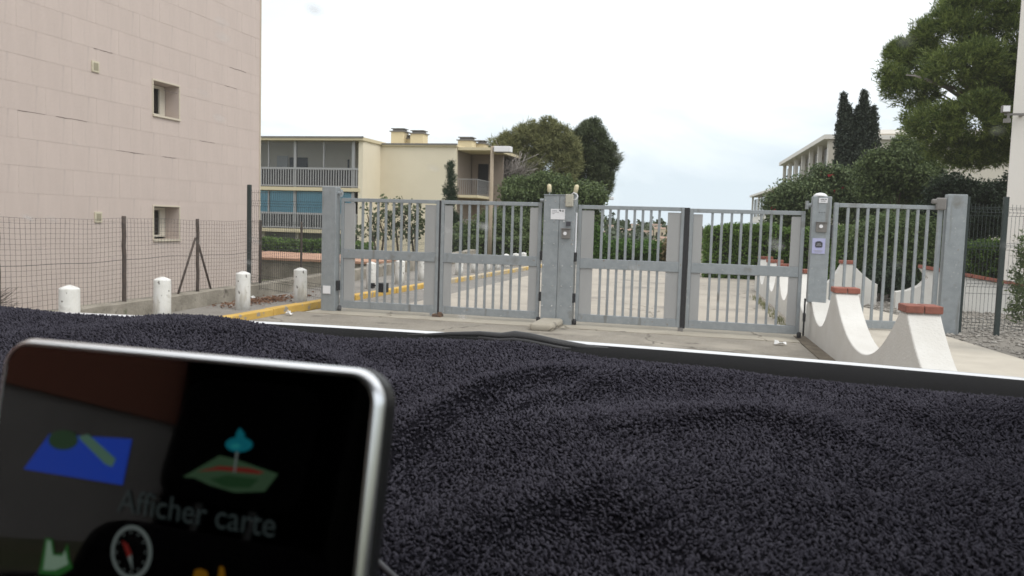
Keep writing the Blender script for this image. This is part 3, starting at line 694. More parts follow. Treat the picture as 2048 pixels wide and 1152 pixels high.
# right gate post standing on the wall, with intercom
gr = gate_post('gate_post', 'galvanised post with intercom and blue notice, standing on the white wall', 1.165, 1.435, 12.98, 13.16, .56, 2.13)
obj('dome_cap', MB().lathe([(.10, 0), (.095, .02), (.06, .045), (.01, .055)], (1.28, 13.07, 2.13), 18), m_wht, gr)
lb = obj('label_plate', MB().box(1.255, 1.375, 12.968, 12.978, 2.035, 2.105), m_wht, gr); obj('label_text', MB().box(1.275, 1.325, 12.964, 12.967, 2.082, 2.09).box(1.335, 1.36, 12.964, 12.967, 2.08, 2.09).box(1.28, 1.35, 12.964, 12.967, 2.058, 2.063), m_print, lb)
ic = obj('intercom', MB().box(1.232, 1.382, 12.945, 12.978, 1.605, 1.745).box(1.226, 1.388, 12.925, 12.978, 1.746, 1.757), m_grey, gr, bevel=.005)
obj('button', MB().bar((1.30, 12.945, 1.69), (1.30, 12.93, 1.69), .027, 14), m_wht, ic)
for k in range(3): obj('speaker_hole', MB().bar((1.27+.035*k, 12.98, 1.895), (1.27+.035*k, 12.975, 1.895), .007, 8), m_print, gr)
no = obj('notice', MB().box(1.195, 1.375, 12.968, 12.977, 1.290, 1.515), m_lav, gr)
obj('notice_emblem', MB().box(1.236, 1.338, 12.9645, 12.9675, 1.392, 1.452).box(1.245, 1.329, 12.9645, 12.9675, 1.452, 1.464).box(1.245, 1.329, 12.9645, 12.9675, 1.380, 1.392).box(1.262, 1.312, 12.9645, 12.9675, 1.464, 1.472), m_print, no)
obj('notice_text', MB().box(1.25, 1.325, 12.962, 12.9640, 1.405, 1.411).box(1.255, 1.32, 12.962, 12.9640, 1.42, 1.425).box(1.262, 1.31, 12.962, 12.9640, 1.435, 1.44).box(1.22, 1.34, 12.9645, 12.9675, 1.330, 1.338).box(1.235, 1.33, 12.9645, 12.9675, 1.312, 1.318), m_gprint, no)
obj('hinge', MB().bar((1.09, 13.05, 2.0), (1.17, 13.05, 2.0), .03, 10).bar((1.10, 13.05, 1.94), (1.10, 13.05, 2.06), .028, 10), m_galv, gr)
obj('hinge', MB().box(1.446, 1.47, 13.02, 13.1, 1.52, 1.72), m_rub, gr)
obj('drop_rod', MB().box(1.125, 1.15, 12.93, 12.96, .06, .62).box(1.118, 1.158, 12.92, 12.965, .28, .40), m_rub, gr)

# pedestrian gate, slightly turned, and its far post
pg = thing('pedestrian_gate', 'narrow grey barred pedestrian gate between two galvanised posts', 'gate', (2.25, 13.38, .17))
A = np.array([1.50, 13.25]); B = np.array([3.03, 13.50]); D = (B-A)/np.linalg.norm(B-A); Nn = np.array([-D[1], D[0]]); W = np.linalg.norm(B-A)
def pbox(s0, s1, z0, z1, t=.022):
    c = A + D*(s0+s1)/2; return MB().obox((c[0], c[1], (z0+z1)/2), (D[0], D[1], 0), (Nn[0], Nn[1], 0), (0, 0, 1), (s1-s0)/2, t, (z1-z0)/2)
for s in (0, W-.06): obj('stile', pbox(s, s+.06, .19, 2.05, .03), m_galv, pg, bevel=.005)
obj('rail', pbox(.061, W-.061, 1.985, 2.045, .028), m_galv, pg, bevel=.005); obj('rail', pbox(.061, W-.061, .19, .31, .028), m_galv, pg, bevel=.005)
for k in range(9):
    c = .06 + (W-.12)*(k+1)/10; obj('bar', pbox(c-.019, c+.019, .30, 1.99, .019), m_galv, pg, bevel=.004)
gp = gate_post('gate_post', 'thick galvanised post at the right of the pedestrian gate', 3.07, 3.34, 13.42, 13.60, .1, 2.215)
obj('door_closer', MB().box(2.92, 3.058, 13.40, 13.47, 1.98, 2.16).box(2.86, 2.95, 13.40, 13.46, 2.07, 2.14), m_grey, gp, bevel=.02)
obj('edge_strip', MB().box(3.345, 3.395, 13.50, 13.56, .12, 2.19), m_greenw, gp)

# mesh fence to the right of it
fr = thing('panel_fence', 'dark green rigid mesh fence right of the pedestrian gate, in front of gravel', 'fence', (4.5, 13.7, .16))
rigid_panel(fr, (3.42, 13.53), (3.86, 13.62), .22, .22, 2.06, .055, m_greenw, .003, (.07, .38, .68, .95))
rigid_panel(fr, (3.94, 13.64), (6.4, 14.1), .22, .22, 2.06, .055, m_greenw, .003, (.07, .38, .68, .95))
obj('post', MB().box(3.865, 3.935, 13.60, 13.66, .1, 2.2), m_greenw, fr, bevel=.005)
obj('post', MB().box(6.41, 6.48, 14.08, 14.14, .1, 2.2), m_greenw, fr, bevel=.005)

# ================================================================== WHITE SCALLOPED WALLS
def scallop_wall(name, label, A, B, peaks, zp, zd, th=.34, z0=-.1, caps=True, capskip=(), ztail=None, zps={}):
    """wall from A to B (ground points); peaks are distances along it; it dips in a curve between the peaks"""
    A = np.array(A, float); B = np.array(B, float); Ln = np.linalg.norm(B-A); D = (B-A)/Ln; n = np.array([-D[1], D[0]])
    t = thing(name, label, 'wall', (A[0], A[1], z0))
    S = np.unique(np.concatenate([np.linspace(0, Ln, 90), np.array([p+e for p in peaks for e in (-.11, .11)])])); S = S[(S >= 0) & (S <= Ln)]
    def zf(s):
        for p in peaks:
            if abs(s-p) <= .1101: return zps.get(p, zp)
        lo = [p for p in peaks if p < s]; hi = [p for p in peaks if p > s]
        a = max(lo)+.11 if lo else None; b = min(hi)-.11 if hi else None
        if a is None: a = 2*0 - (b) if b > .8 else b-2.0
        if b is None: b = a + (2.3 if ztail is None else ztail)
        q = min(max((s-a)/(b-a), 0), 1); zq = zps.get((lo[-1] if q < .5 else (hi[0] if hi else lo[-1])) if lo else hi[0], zp); return zd + (zq-zd)*abs(2*q-1)**2.15
    mb = MB()
    for s in S:
        p = A + D*s; z = zf(s)
        for o_, zz in ((0, z0), (0, z-.012), (.012, z), (th-.012, z), (th, z-.012), (th, z0)):
            mb.v.append((p[0]+n[0]*o_, p[1]+n[1]*o_, zz))
    for i in range(len(S)-1):
        for k in range(5): mb.f.append((i*6+k, i*6+k+1, (i+1)*6+k+1, (i+1)*6+k)); mb.sm.append(k in (1, 3))
    mb.f += [tuple(range(6)), tuple(range(len(mb.v)-6, len(mb.v)))[::-1]]; mb.sm += [False, False]
    w_ = obj('wall_body', mb, m_white, t)
    if caps:
        for j, s in enumerate(peaks):
            if j in capskip: continue
            p = A + D*s; zq = zps.get(s, zp)
            for k in range(2):
                w2 = th/2+.018
                c = p + n*(-.018+w2*(k+.5))
                b = MB().obox((c[0], c[1], zq+.042), (D[0], D[1], 0), (n[0], n[1], 0), (0, 0, 1), .135, w2/2-.004, .034)
                obj('brick', b, m_brick, w_, bevel=.008)
            q = p + n*th/2
            obj('mortar_bed', MB().obox((q[0], q[1], zq+.02), (D[0], D[1], 0), (n[0], n[1], 0), (0, 0, 1), .11, th/2-.004, .018), m_mortar, w_)
    return t
scallop_wall('scalloped_wall', 'white scalloped wall with two brick capped peaks at right of the gate', (1.20, 13.42), (1.66, 6.75), [.3, 2.05, 5.28], .83, .30, th=.285, ztail=2.6, capskip=(0,), zps={5.28: .90, .3: .60})
scallop_wall('scalloped_wall', 'white scalloped wall with brick caps behind the right gate leaf', (1.58, 13.62), (1.08, 23.4), [2.1, 4.4, 6.7, 9.0], .86, .28)
# garden walls beyond the pedestrian gate
p = atv(1693, 540, 18.2); a = atv(1600, 590, 18.2); b = atv(1752, 590, 18.2)
scallop_wall('scalloped_wall', 'small white scalloped wall with one brick capped peak beyond the pedestrian gate', (b[0], 18.4), (a[0], 18.4), [b[0]-p[0]], float(p[2]+.12), .46, th=.3, ztail=1.0)
a = atv(1792, 590, 17.6); b = atv(2300, 590, 17.6); p = atv(1848, 540, 17.6)
t = thing('garden_wall', 'white garden wall with sloping red brick coping, curving up at its left end', 'wall', (p[0], 17.6, .1))
prof = [(a[0], .16), (a[0], .48), (a[0]+.22, .52), (a[0]+.42, .62), (a[0]+.56, .78), (p[0]-.04, float(p[2])+.02)]
pr_ = atv(2048, 577, 17.6); slope = (pr_[2]-p[2])/(pr_[0]-p[0])
e_ = p[0]+5.0; prof += [(e_, float(p[2]+slope*5)), (e_, .0), (a[0], 0.0)]
gw = obj('wall_body', MB().prism([(q[0], 17.6, q[1]) for q in prof], (0, 0, 0), (0, .3, 0)), m_white, t)
ang = math.atan(slope); x = p[0]-.05
while x < e_-.25:
    zc = p[2]+slope*(x+.11-p[0])+.055
    obj('brick', MB().obox((x+.11, 17.74, zc), (math.cos(ang), 0, math.sin(ang)), (0, 1, 0), (-math.sin(ang), 0, math.cos(ang)), .106, .19, .034), m_brick, gw, bevel=.006); x += .222

# ================================================================== HEDGES AND SHRUBS
def hedge(name, label, u0, u1, v0, v1, z0, z1, lm, dens=260, size=.035, rnd=.05, group=None, cat='hedge', wave=.05):
    t = thing(name, label, cat, ((u0+u1)/2, (v0+v1)/2, z0), group)
    ar = 2*(u1-u0)*(z1-z0) + 2*(v1-v0)*(z1-z0) + (u1-u0)*(v1-v0); n = int(ar*dens)
    faces = [((u1-u0)*(z1-z0), 0), ((u1-u0)*(z1-z0)*.4, 1), ((v1-v0)*(z1-z0), 2), ((v1-v0)*(z1-z0), 3), ((u1-u0)*(v1-v0), 4)]
    pr = np.array([f[0] for f in faces]); k = RNG.choice(5, n, p=pr/pr.sum()); a, b = RNG.random(n), RNG.random(n); d = np.abs(RNG.normal(size=n))*rnd
    U = u0+(u1-u0)*a; V = v0+(v1-v0)*b; Z = z0+(z1-z0)*b
    P = np.zeros((n, 3))
    P[:, 0] = np.where(k == 2, u0+d, np.where(k == 3, u1-d, U)); P[:, 1] = np.where(k == 0, v0+d, np.where(k == 1, v1-d, np.where(k == 4, V, v0+(v1-v0)*a)))
    P[:, 2] = np.where(k == 4, z1-d, Z)
    P[:, 2] += wave*np.sin(P[:, 0]*2.1)*np.clip((P[:, 2]-z0)/(z1-z0), 0, 1) + wave*.6*np.sin(P[:, 0]*5.3+1)
    P[:, 1] += wave*np.sin(P[:, 0]*3.1+P[:, 2]*2)
    # round the shoulders
    for ax, lo, hi in ((0, u0, u1), (1, v0, v1)):
        s = np.clip((P[:, 2]-(z1-.2))/.2, 0, 1)**2*.12; P[:, ax] = np.clip(P[:, ax], lo+s, hi-s)
    obj('foliage', clump_leaves('foliage', P, 5, .045, size, .6), lm, t)
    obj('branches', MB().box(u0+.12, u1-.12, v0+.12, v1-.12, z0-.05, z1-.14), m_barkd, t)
    return t
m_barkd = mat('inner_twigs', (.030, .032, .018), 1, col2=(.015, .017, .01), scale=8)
hedge('clipped_hedge', 'long clipped green hedge behind the right driveway gate', -.75, 7.5, 28.2, 30, -.05, 1.72, l_hedge)
hedge('clipped_hedge', 'square clipped hedge behind the garden wall on the right', 2.6, 9.5, 21.5, 22.8, .1, 1.45, l_hedge)
hedge('low_hedge', 'low dark green hedge in front of the balcony building', -24, -12.6, 27.2, 28.3, .0, .72, l_hedge, size=.05, dens=160)
hedge('low_hedge', 'dark green hedge beyond the bollards at the far end of the kerb', float(atv(888, 500, 34.6)[0]), -7.4, 34.6, 36, -.2, .95, l_shr, size=.05, dens=150)

def bush(name, label, lobes, base, lm, n, size=.06, per=12, spread=.12, cat='bush', bark=None, **k):
    return tree(name, label, cat, lobes, base, 'leaf', lm, n, size=size, per=per, spread=spread, bark=bark, trunk_r=.06, **k)
# cloud-clipped topiary seen through the pedestrian gate
L1 = pxlobes([(1725, 478, 48, 26), (1790, 460, 62, 32), (1845, 470, 45, 32), (1760, 510, 60, 28), (1830, 515, 55, 30)], 20.2, .8)
bush('topiary_shrub', 'clipped bushy shrub with fuzzy top seen through the pedestrian gate', L1, (L1[1][0], 20.2, .1), l_topi, 2600, .035, 12, .07)
L1 = pxlobes([(1765, 555, 38, 28), (1740, 565, 20, 14), (1800, 570, 30, 18)], 19.4, .8)
bush('low_shrub', 'dark low shrub at the foot of the clipped shrub', L1, (L1[0][0], 19.4, .1), l_dk, 900, .035, 12, .06)
# oleander mass on the right, with red flowers
L1 = sublobes(pxlobes([(1590, 430, 62, 55), (1645, 400, 70, 55), (1585, 395, 38, 32), (1720, 410, 75, 60), (1790, 425, 65, 50), (1705, 370, 45, 32), (1655, 362, 32, 26), (1850, 435, 55, 40), (1560, 440, 35, 40)], 33, .8), 11)
ol = bush('oleander', 'broad dark oleander with a few red flowers right of the driveway gate', L1, (L1[1][0], 33, 0), l_ole, 6500, .06, 11, .11)
P, D = lobes_clumps(L1, 70, .98, .05); obj('flowers', clump_leaves('flowers', P, 3, .07, .055, .8), l_red, ol)
L1 = sublobes(pxlobes([(1790, 330, 50, 50), (1840, 360, 55, 50), (1760, 360, 45, 45), (1815, 300, 30, 25), (1850, 395, 40, 40)], 30, .8), 11)
bush('broadleaf_shrub', 'tall loose green shrub between the cypress and the big pine', L1, (L1[0][0], 30, 0), l_shr, 4200, .055, 12, .11)
L1 = sublobes(pxlobes([(1905, 410, 55, 50), (1960, 400, 50, 45), (2000, 420, 45, 60), (1870, 440, 40, 40), (1950, 450, 60, 35)], 27, .8), 9)
bush('dark_shrub', 'very dark round shrub under the big pine, above the mesh fence', L1, (L1[0][0], 27, 0), l_dk, 4200, .05, 12, .09)
# cypress group
def cypress(label, spires, v, base):
    t = thing('cypress', label, 'tree', base); Ps = []; trunk = MB()
    for (x0, y0, x1, y1, r) in spires:       # foot and tip in the photo, half width in pixels
        a = atv(x0, y0, v); b = atv(x1, y1, v); k = v/FPX*1.04; n = int(abs(y0-y1)*r*.36)
        h = RNG.random(n); rad = r*k*np.minimum(1, np.clip(1.0-h, 0, 1)**.7*1.7+.03)*np.minimum(1, .7+h*2)
        th = RNG.random(n)*6.283; q = .62+.45*RNG.random(n)
        Ps.append(np.stack([a[0]+(b[0]-a[0])*h+rad*q*np.cos(th), v+rad*q*np.sin(th), a[2]+(b[2]-a[2])*h], 1))
        trunk.tube([(a[0], v, a[2]-.3), (a[0]*.5+b[0]*.5, v, (a[2]+b[2])/2), (b[0], v, b[2]-.3)], [.12, .08, .02], 6)
    P = np.concatenate(Ps); obj('crown', clump_leaves('crown', P, 10, .055, .05, .4, upbias=.9), l_cyp, t)
    trunk.tube([base, (base[0], base[1], float(P[:, 2].min())+.6)], .16, 8); obj('trunk', trunk, m_bark, t)
    return t
c0 = atv(1712, 460, 38); cypress('dark cypress with three pointed tops in front of the stepped building', [(1690, 420, 1687, 188, 16), (1722, 420, 1729, 183, 17), (1745, 420, 1748, 214, 12), (1700, 440, 1697, 212, 19), (1720, 440, 1718, 214, 20), (1710, 445, 1710, 262, 38)], 38, (c0[0], 38, 0))
# big pine, right
L1 = sublobes(pxlobes([(1835, 122, 60, 40, 1), (1900, 75, 72, 46), (1960, 22, 70, 50), (1830, 185, 56, 34), (1935, 135, 80, 44, -1.5), (1868, 250, 58, 36, -1.5), (1950, 235, 72, 44, -2), (1915, 300, 62, 30, -1),
              (2000, 185, 70, 50), (1785, 160, 26, 30), (1805, 105, 26, 24, 1), (2030, 80, 80, 60), (1905, 22, 34, 24, 1), (2040, 270, 65, 50), (2110, 160, 100, 90, 1), (1985, 300, 50, 32, -1), (1945, 322, 40, 18, -1)], 24, .8), 18, (.16, .36), .55, .80)
pn = tree('pine_tree', 'large bright green pine leaning in from the right edge', 'tree', L1, (10.6, 26, 0), 'pine', l_pineR, 15500, trunk_r=.26, per=13, length=.115, width=.013, inner=.6, nl=40, rough=.5)
mb = MB(); a = atv(1812, 150, 23); b = atv(1850, 158, 22.6); c_ = atv(1893, 175, 22.8); d_ = atv(1990, 240, 24.5)
mb.tube([a, (a+b)/2+np.array([0, 0, .03]), b, c_, d_], [.012, .025, .035, .05, .07], 6); obj('bare_limb', mb, m_barkg, pn)
# pines beyond the balcony building
L1 = sublobes(pxlobes([(1010, 305, 40, 34), (1060, 290, 45, 40), (1100, 282, 42, 38), (1040, 345, 55, 40), (1100, 330, 50, 42), (985, 335, 26, 34), (1000, 370, 30, 30), (1130, 310, 30, 40), (1135, 345, 30, 36)], 58, .8), 20, (.13, .34), .6, .62)
t1 = tree('pine_tree', 'olive green rounded pine with bare grey twigs behind the street lamp', 'tree', L1, (L1[3][0], 58, -3), 'pine', l_pineL, 9000, trunk_r=.25, per=12, length=.24, width=.028, inner=.6, nl=14, rough=.5)
mb = MB(); c = np.array(atv(1020, 370, 55.5)); 
for k in range(420):
    e = np.array(atv(1022+random.gauss(0, 34), 343+random.gauss(0, 20), 55.5-random.random()*2)); mb.tube([c+RNG.normal(size=3)*1.0, (c+e)/2+RNG.normal(size=3)*.25, e], [.026, .018, .006], 3)
obj('bare_twigs', mb, m_barkg, t1)
L1 = sublobes(pxlobes([(1155, 300, 32, 34), (1185, 280, 32, 30), (1200, 325, 30, 40), (1170, 345, 38, 38), (1208, 370, 22, 25), (1185, 252, 14, 14), (1210, 300, 18, 22)], 60, .8), 18, (.14, .36), .5, .62)
tree('pine_tree', 'darker pine with a ragged top right of the olive pine', 'tree', L1, (L1[3][0], 60, -3), 'pine', l_pineD, 7000, trunk_r=.25, per=12, length=.24, width=.028, inner=.6, nl=14, rough=.5)
L1 = sublobes(pxlobes([(1040, 400, 45, 35), (1090, 390, 50, 35), (1140, 395, 45, 35), (1180, 400, 38, 28), (1060, 440, 60, 45), (1120, 440, 55, 50), (1175, 445, 26, 35)], 42, .8), 10)
bush('broadleaf_tree', 'leafy green tree spreading behind the central gate pillar', L1, (L1[1][0], 42, -.6), l_shr, 6500, .075, 12, .13, cat='tree')
L1 = pxlobes([(930, 480, 35, 30), (985, 470, 45, 45), (1040, 480, 45, 40), (1085, 490, 45, 45)], 38, .8)
bush('dark_shrub', 'dark bushes behind the second gate leaf at the lamp post', L1, (L1[1][0], 38, -.5), l_shr, 3600, .065, 12, .13)
L1 = sublobes(pxlobes([(1185, 500, 40, 30), (1230, 508, 45, 22), (1275, 505, 40, 20), (1310, 510, 28, 18), (1178, 462, 14, 22)], 40, .8), 9)
bush('green_shrub', 'bright green bushes at the end of the road behind the third gate leaf', L1, (L1[1][0], 40, -.8), leafmat('bright_shrub_leaf', (.03, .075, .012), (.12, .22, .045)), 3600, .06, 12, .11)
L1 = pxlobes([(1352, 505, 20, 26), (1368, 500, 16, 28), (1335, 515, 14, 14)], 40, .8)
bush('dry_bush', 'straw coloured dry bush left of the long clipped hedge', L1, (L1[0][0], 40, -.8), leafmat('straw_leaf', (.17, .13, .07), (.30, .24, .13)), 700, .09, 11, .18)
# slim conifer against the cream wall
L1 = sublobes(pxlobes([(901, 338, 4, 14), (902, 360, 8, 14), (902, 382, 11, 16), (900, 412, 14, 20), (903, 450, 15, 28), (902, 490, 15, 22)], 44, .9), 12, (.2, .5), .1, .5)
tree('small_conifer', 'slim dark conifer at the right corner of the cream wall', 'tree', L1, (L1[2][0], 44, -1.2), 'pine', l_dk, 1500, trunk_r=.07, per=10, length=.14, width=.02, inner=.4, nl=8, rough=.4)
# three leggy shrubs against the cream wall
def leggy(label, stems, v):
    c = stems[0]; b0 = atv(c[0], 508, v); t = thing('leggy_shrub', label, 'bush', (b0[0], v, -.8)); mb = MB(); P = []
    for x0, pts in stems:
        q = [atv(x0, 515, v)] + [atv(x, y, v+random.uniform(-.4, .4)) for x, y in pts]; mb.tube(q, [.07]+[.05-.04*i/len(pts) for i in range(len(pts))], 5)
        for i in range(len(pts)):
            for k in range(7): P.append(q[i+1]+RNG.normal(size=3)*np.array([.32, .3, .28])*(1 if i else .6))
        a = q[1]; b = q[-1]
        for k in range(4):
            e = a*(1-k/4)+b*k/4+RNG.normal(size=3)*.35; mb.tube([a*(1-k/4)+b*k/4, e], [.02, .008], 4); P += [e+RNG.normal(size=3)*.15 for _ in range(3)]
    obj('crown', clump_leaves('crown', np.array(P), 7, .12, .12, .5), l_pineD, t); obj('trunk', mb, m_bark, t)
leggy('leggy shrub with bare curved stems before the cream wall, left of three', [(762, [(768, 470), (758, 440), (770, 420)]), (755, [(745, 470), (735, 430)])], 43)
leggy('leggy shrub with bare stems in the middle of the cream wall', [(797, [(792, 460), (786, 425), (800, 412)]), (800, [(806, 450), (812, 420)])], 43.2)
leggy('sparse leggy shrub at the right of the three before the cream wall', [(832, [(830, 470), (838, 440), (833, 428)]), (828, [(822, 460), (818, 430)])], 43.4)
# plant at the right edge, on the gravel
L1 = pxlobes([(2052, 490, 18, 30), (2050, 545, 22, 25), (2048, 600, 30, 35), (2040, 632, 22, 20), (2075, 560, 40, 90)], 11.6, .8)
t = thing('pittosporum_bush', 'leathery green bush cut off by the right edge of the photo', 'bush', (L1[4][0], 11.6, .16))
P, D = lobes_clumps(L1, 420, .3); obj('crown', clump_leaves('crown', P, 9, .035, .032, .28, upbias=.4), l_strap, t)
mb = MB(); limbs(mb, (L1[4][0], 11.6, .12), L1[4][:3], .025, [q[:3] for q in L1]*2); obj('trunk', mb, m_bark, t)
# twiggy plant tip at far left in front of the fence
mb = MB(); b0 = atv(-60, 640, 7.5)
for k in range(46):
    e = atv(random.uniform(-20, 42), random.uniform(572, 612), 7.5+random.random()*.3); mb.tube([b0+RNG.normal(size=3)*.03, (b0+e)/2+RNG.normal(size=3)*.05, e], [.004, .0035, .0015], 3)
o = obj('bare_twigs', mb, m_post); tagk(o, 'bare dark twigs at the far left edge before the wire fence', 'twigs')

# ================================================================== CREAM BUILDING WITH GLAZED BALCONIES
YV = 48.0; m_gapshade = mat('baluster_gap_shade', (.04, .04, .043), .9); m_logshade = mat('shaded_loggia_brown', (.25, .205, .17), .9)  # both colours hold shade: baluster gaps, and loggia walls under the roof
def yz(x, y): return atv(x, y, YV)
UR = float(yz(722, 300)[0]); UL = UR-14
zr = float(yz(718, 281)[2]); zs1 = float(yz(725, 377)[2]); zs2 = float(yz(725, 462)[2])
yb = thing('balcony_building', 'cream apartment building with glazed balconies and blue blinds beyond the left gate', 'building', ((UL+UR)/2, YV+4, -2.5))
VB = YV+2.4; UE = float(atv(913, 300, VB)[0])
obj('roof', MB().box(UL-.3, UR+.38, YV-.55, VB+9, zr-.04, zr+.16).box(UR+.381, UE+.05, VB-.12, VB+9, zr-.12, zr+.02).box(UE+.051, UE+2.5, VB+.1, VB+9, zr-.32, zr-.14), m_yel2, yb)
rf_ = [c for c in yb.children if c.name.startswith('roof')][0]
obj('roof_edge', MB().box(UL-.35, UR+.42, YV-.6, YV-.552, zr+.10, zr+.20).box(UR+.4, UE+.1, VB-.17, VB-.122, zr-.03, zr+.07), m_grey, rf_)
for uu, ww, hh, vv2 in ((UR-.15, .95, .75, YV+5), (UR+.7, .8, .35, YV+5.5), (UR+1.25, .95, .62, YV+5), (UE-.6, 1.0, .12, VB+2), (UE+.35, .6, .0, VB+3)):
    ch = obj('chimney', MB().box(uu, uu+ww, vv2, vv2+.9, zr, zr+.35+hh), m_yel2, rf_, bevel=.03)
    obj('chimney_cowl', MB().box(uu-.08, uu+ww+.08, vv2-.08, vv2+.98, zr+.352+hh, zr+.42+hh).box(uu+.1, uu+ww-.1, vv2+.1, vv2+.8, zr+.421+hh, zr+.55+hh).box(uu, uu+ww, vv2, vv2+.9, zr+.551+hh, zr+.6+hh), m_grey, rf_)
obj('side_wall', MB().box(UR-.02, UR+.28, YV-.3, VB, -3, zr-.045), m_yel, yb)
obj('gable_wall', MB().box(UR+.28, UE, VB, VB+.3, -3, zr-.125), m_yel, yb)
obj('rear_side_wall', MB().box(UE-.3, UE-.002, VB+.31, VB+9, -3, zr-.33), m_logshade, yb)  # shade of the roof overhang is put into this brown
obj('back_wall', MB().box(UL, UR-.03, YV+1.6, YV+1.8, -3, zr-.05), m_beige, yb)
for zz in (zs1, zs2):
    obj('floor_slab', MB().box(UL-.1, UR+.1, YV-.35, YV+1.58, zz-.22, zz+.0), m_yel2, yb)
cols = [float(yz(x, 300)[0]) for x in (540, 593, 650)]
step = cols[2]-cols[1]
posts = [(cols[1], .16), (cols[1]-2*step, .16), (cols[1]-4*step, .16), (UR-.42, .20)]
mull = [cols[0], cols[2], cols[0]-2*step]
for fl, (z0, z1) in enumerate(((zs1, zr-.05), (zs2, zs1-.23))):
    zrail = z0 + (z1-z0)*.40
    for uu, ww in posts: obj('post', MB().box(uu-ww/2, uu+ww/2, YV-.2, YV-.04, z0, z1), m_slat, yb)
    obj('handrail', MB().box(UL, UR-.05, YV-.25, YV-.201, zrail-.04, zrail+.08), m_slat, yb)
    obj('bottom_rail', MB().box(UL, UR-.05, YV-.25, YV-.201, z0+.05, z0+.13), m_slat, yb)
    mb = MB(); x = UL
    while x < UR-.1: mb.box(x, x+.062, YV-.245, YV-.215, z0+.13, zrail-.04); x += .175
    obj('baluster_screen', mb, m_slat, yb, kind='stuff'); obj('gap_shade_sheet', MB().box(UL, UR-.3, YV-.03, YV-.01, z0+.01, zrail-.05), m_gapshade, yb)  # dark sheet added for the shade in the gaps between balusters
    obj('side_screen', MB().box(UR-.24, UR-.10, YV-.2, YV-.12, z0+.05, zrail+.05), m_slat, yb)
    edges = sorted([q[0] for q in posts]+mull)
    for a, b in zip(edges, edges[1:]):
        obj('pane', MB().box(a+.05, b-.05, YV-.12, YV-.10, zrail+.10, z1-.05), m_glassb, yb)
        if fl == 1: obj('blind', MB().box(a+.06, b-.06, YV-.05, YV-.03, zrail+.08, z1-.03), m_blue, yb)
    for q in mull: obj('mullion', MB().box(q-.035, q+.035, YV-.17, YV-.06, zrail+.09, z1), m_slat, yb)
    if fl == 0:
        a = float(yz(560, 300)[0]); obj('doorway', MB().box(a-.2, a+1.1, YV+1.55, YV+1.59, z0, z0+2.0), m_dark, yb); obj('curtain', MB().box(a-1.1, a-.3, YV+1.5, YV+1.54, z0, z0+2.1), m_slat, yb)
        a = float(yz(675, 300)[0]); obj('doorway', MB().box(a-.06, a+.06, YV+1.55, YV+1.59, z0, z0+1.9), m_dark, yb)
obj('ground_floor_recess', MB().box(UL, UR-.03, YV+.9, YV+1.0, -3, zs2-.23), m_grey, yb)
for q in (cols[1], cols[0]-.6, cols[2]+.4): obj('ground_post', MB().box(q-.12, q+.12, YV+.2, YV+.4, -3, zs2-.23), m_beige, yb)
# end balconies beyond the gable
for x0, x1, y in ((916, 958, 390), (916, 962, 470)):
    a = atv(x0, y, VB+.6); b = atv(x1, y, VB+.6)
    bs = obj('end_balcony', MB().box(UE+.0, b[0], VB+.2, VB+5, a[2]-.16, a[2]), m_yel2, yb)
    mb = MB(); x = UE+.1
    while x < b[0]: mb.bar((x, VB+.25, a[2]), (x, VB+.25, a[2]+1.0), .012, 4); x += .14
    for k in range(24): mb.bar((b[0]-.04, VB+.3+k*.19, a[2]), (b[0]-.04, VB+.3+k*.19, a[2]+1.0), .012, 4)
    mb.bar((UE, VB+.25, a[2]+1.0), (b[0], VB+.25, a[2]+1.0), .025, 4); mb.bar((b[0]-.04, VB+.25, a[2]+1.0), (b[0]-.04, VB+5, a[2]+1.0), .025, 4)
    obj('end_railing', mb, m_slat, bs, kind='stuff')
a = atv(930, 395, VB+1.5); obj('loggia_back', MB().box(UE+.05, UE+2.2, VB+3.2, VB+3.4, -3, zr-.33), m_logshade, yb)  # same brown, with the loggia's shade in the colour
obj('balcony_door', MB().box(UE+.5, UE+1.2, VB+3.15, VB+3.19, zs1, zs1+2.0), m_dark, yb)
# wall of concrete under it / verge edge
o = obj('edging', MB().box(-8.2, -.9, 33.35, 33.6, -.1, .12), m_kerbc, None, bevel=.02); tagk(o, 'pale concrete edging across the far end of the road', 'kerb')
hw = obj('verge_wall', MB().box(-13.0, -7.6, 37.3, 37.6, -1, .35), m_conc); tagk(hw, 'low pale wall at the foot of the shrubs near the lamp post', 'wall')

# ================================================================== STREET LAMPS
def lamp(label, base, ztop, r, head, m, arm=1):
    t = thing('street_lamp', label, 'street lamp', base)
    obj('pole', MB().tube([base, (base[0], base[1], base[2]+2), (base[0], base[1], ztop)], [r*1.2, r*1.05, r*.9], 10), m, t)
    hx, hy, hz_ = head
    h = obj('lamp_head', MB().box(base[0]+.12, base[0]+.12+hx, base[1]-hy/2, base[1]+hy/2, ztop-hz_-.02, ztop-.02), m_wht, t, bevel=.02)
    obj('head_bracket', MB().box(base[0]-.04, base[0]+.125, base[1]-.07, base[1]+.07, ztop-hz_*.8, ztop-.06), m_grey, t)
    obj('lamp_glass', MB().box(base[0]+.16, base[0]+.08+hx, base[1]-hy*.4, base[1]+hy*.4, ztop-hz_-.04, ztop-hz_-.021), m_grey, h)
    return t
p = atv(985, 292, 34.5); lamp('street lamp with a wooden pole and white box head behind the second gate leaf', (float(p[0]), 34.5, -.1), float(p[2]), .085, (.72, .42, .24), m_wood)
p = atv(1209, 393, 78); lamp('small distant street lamp at the right of the dark pine', (float(p[0]), 78, -4), float(p[2]), .07, (.75, .42, .26), m_galv)

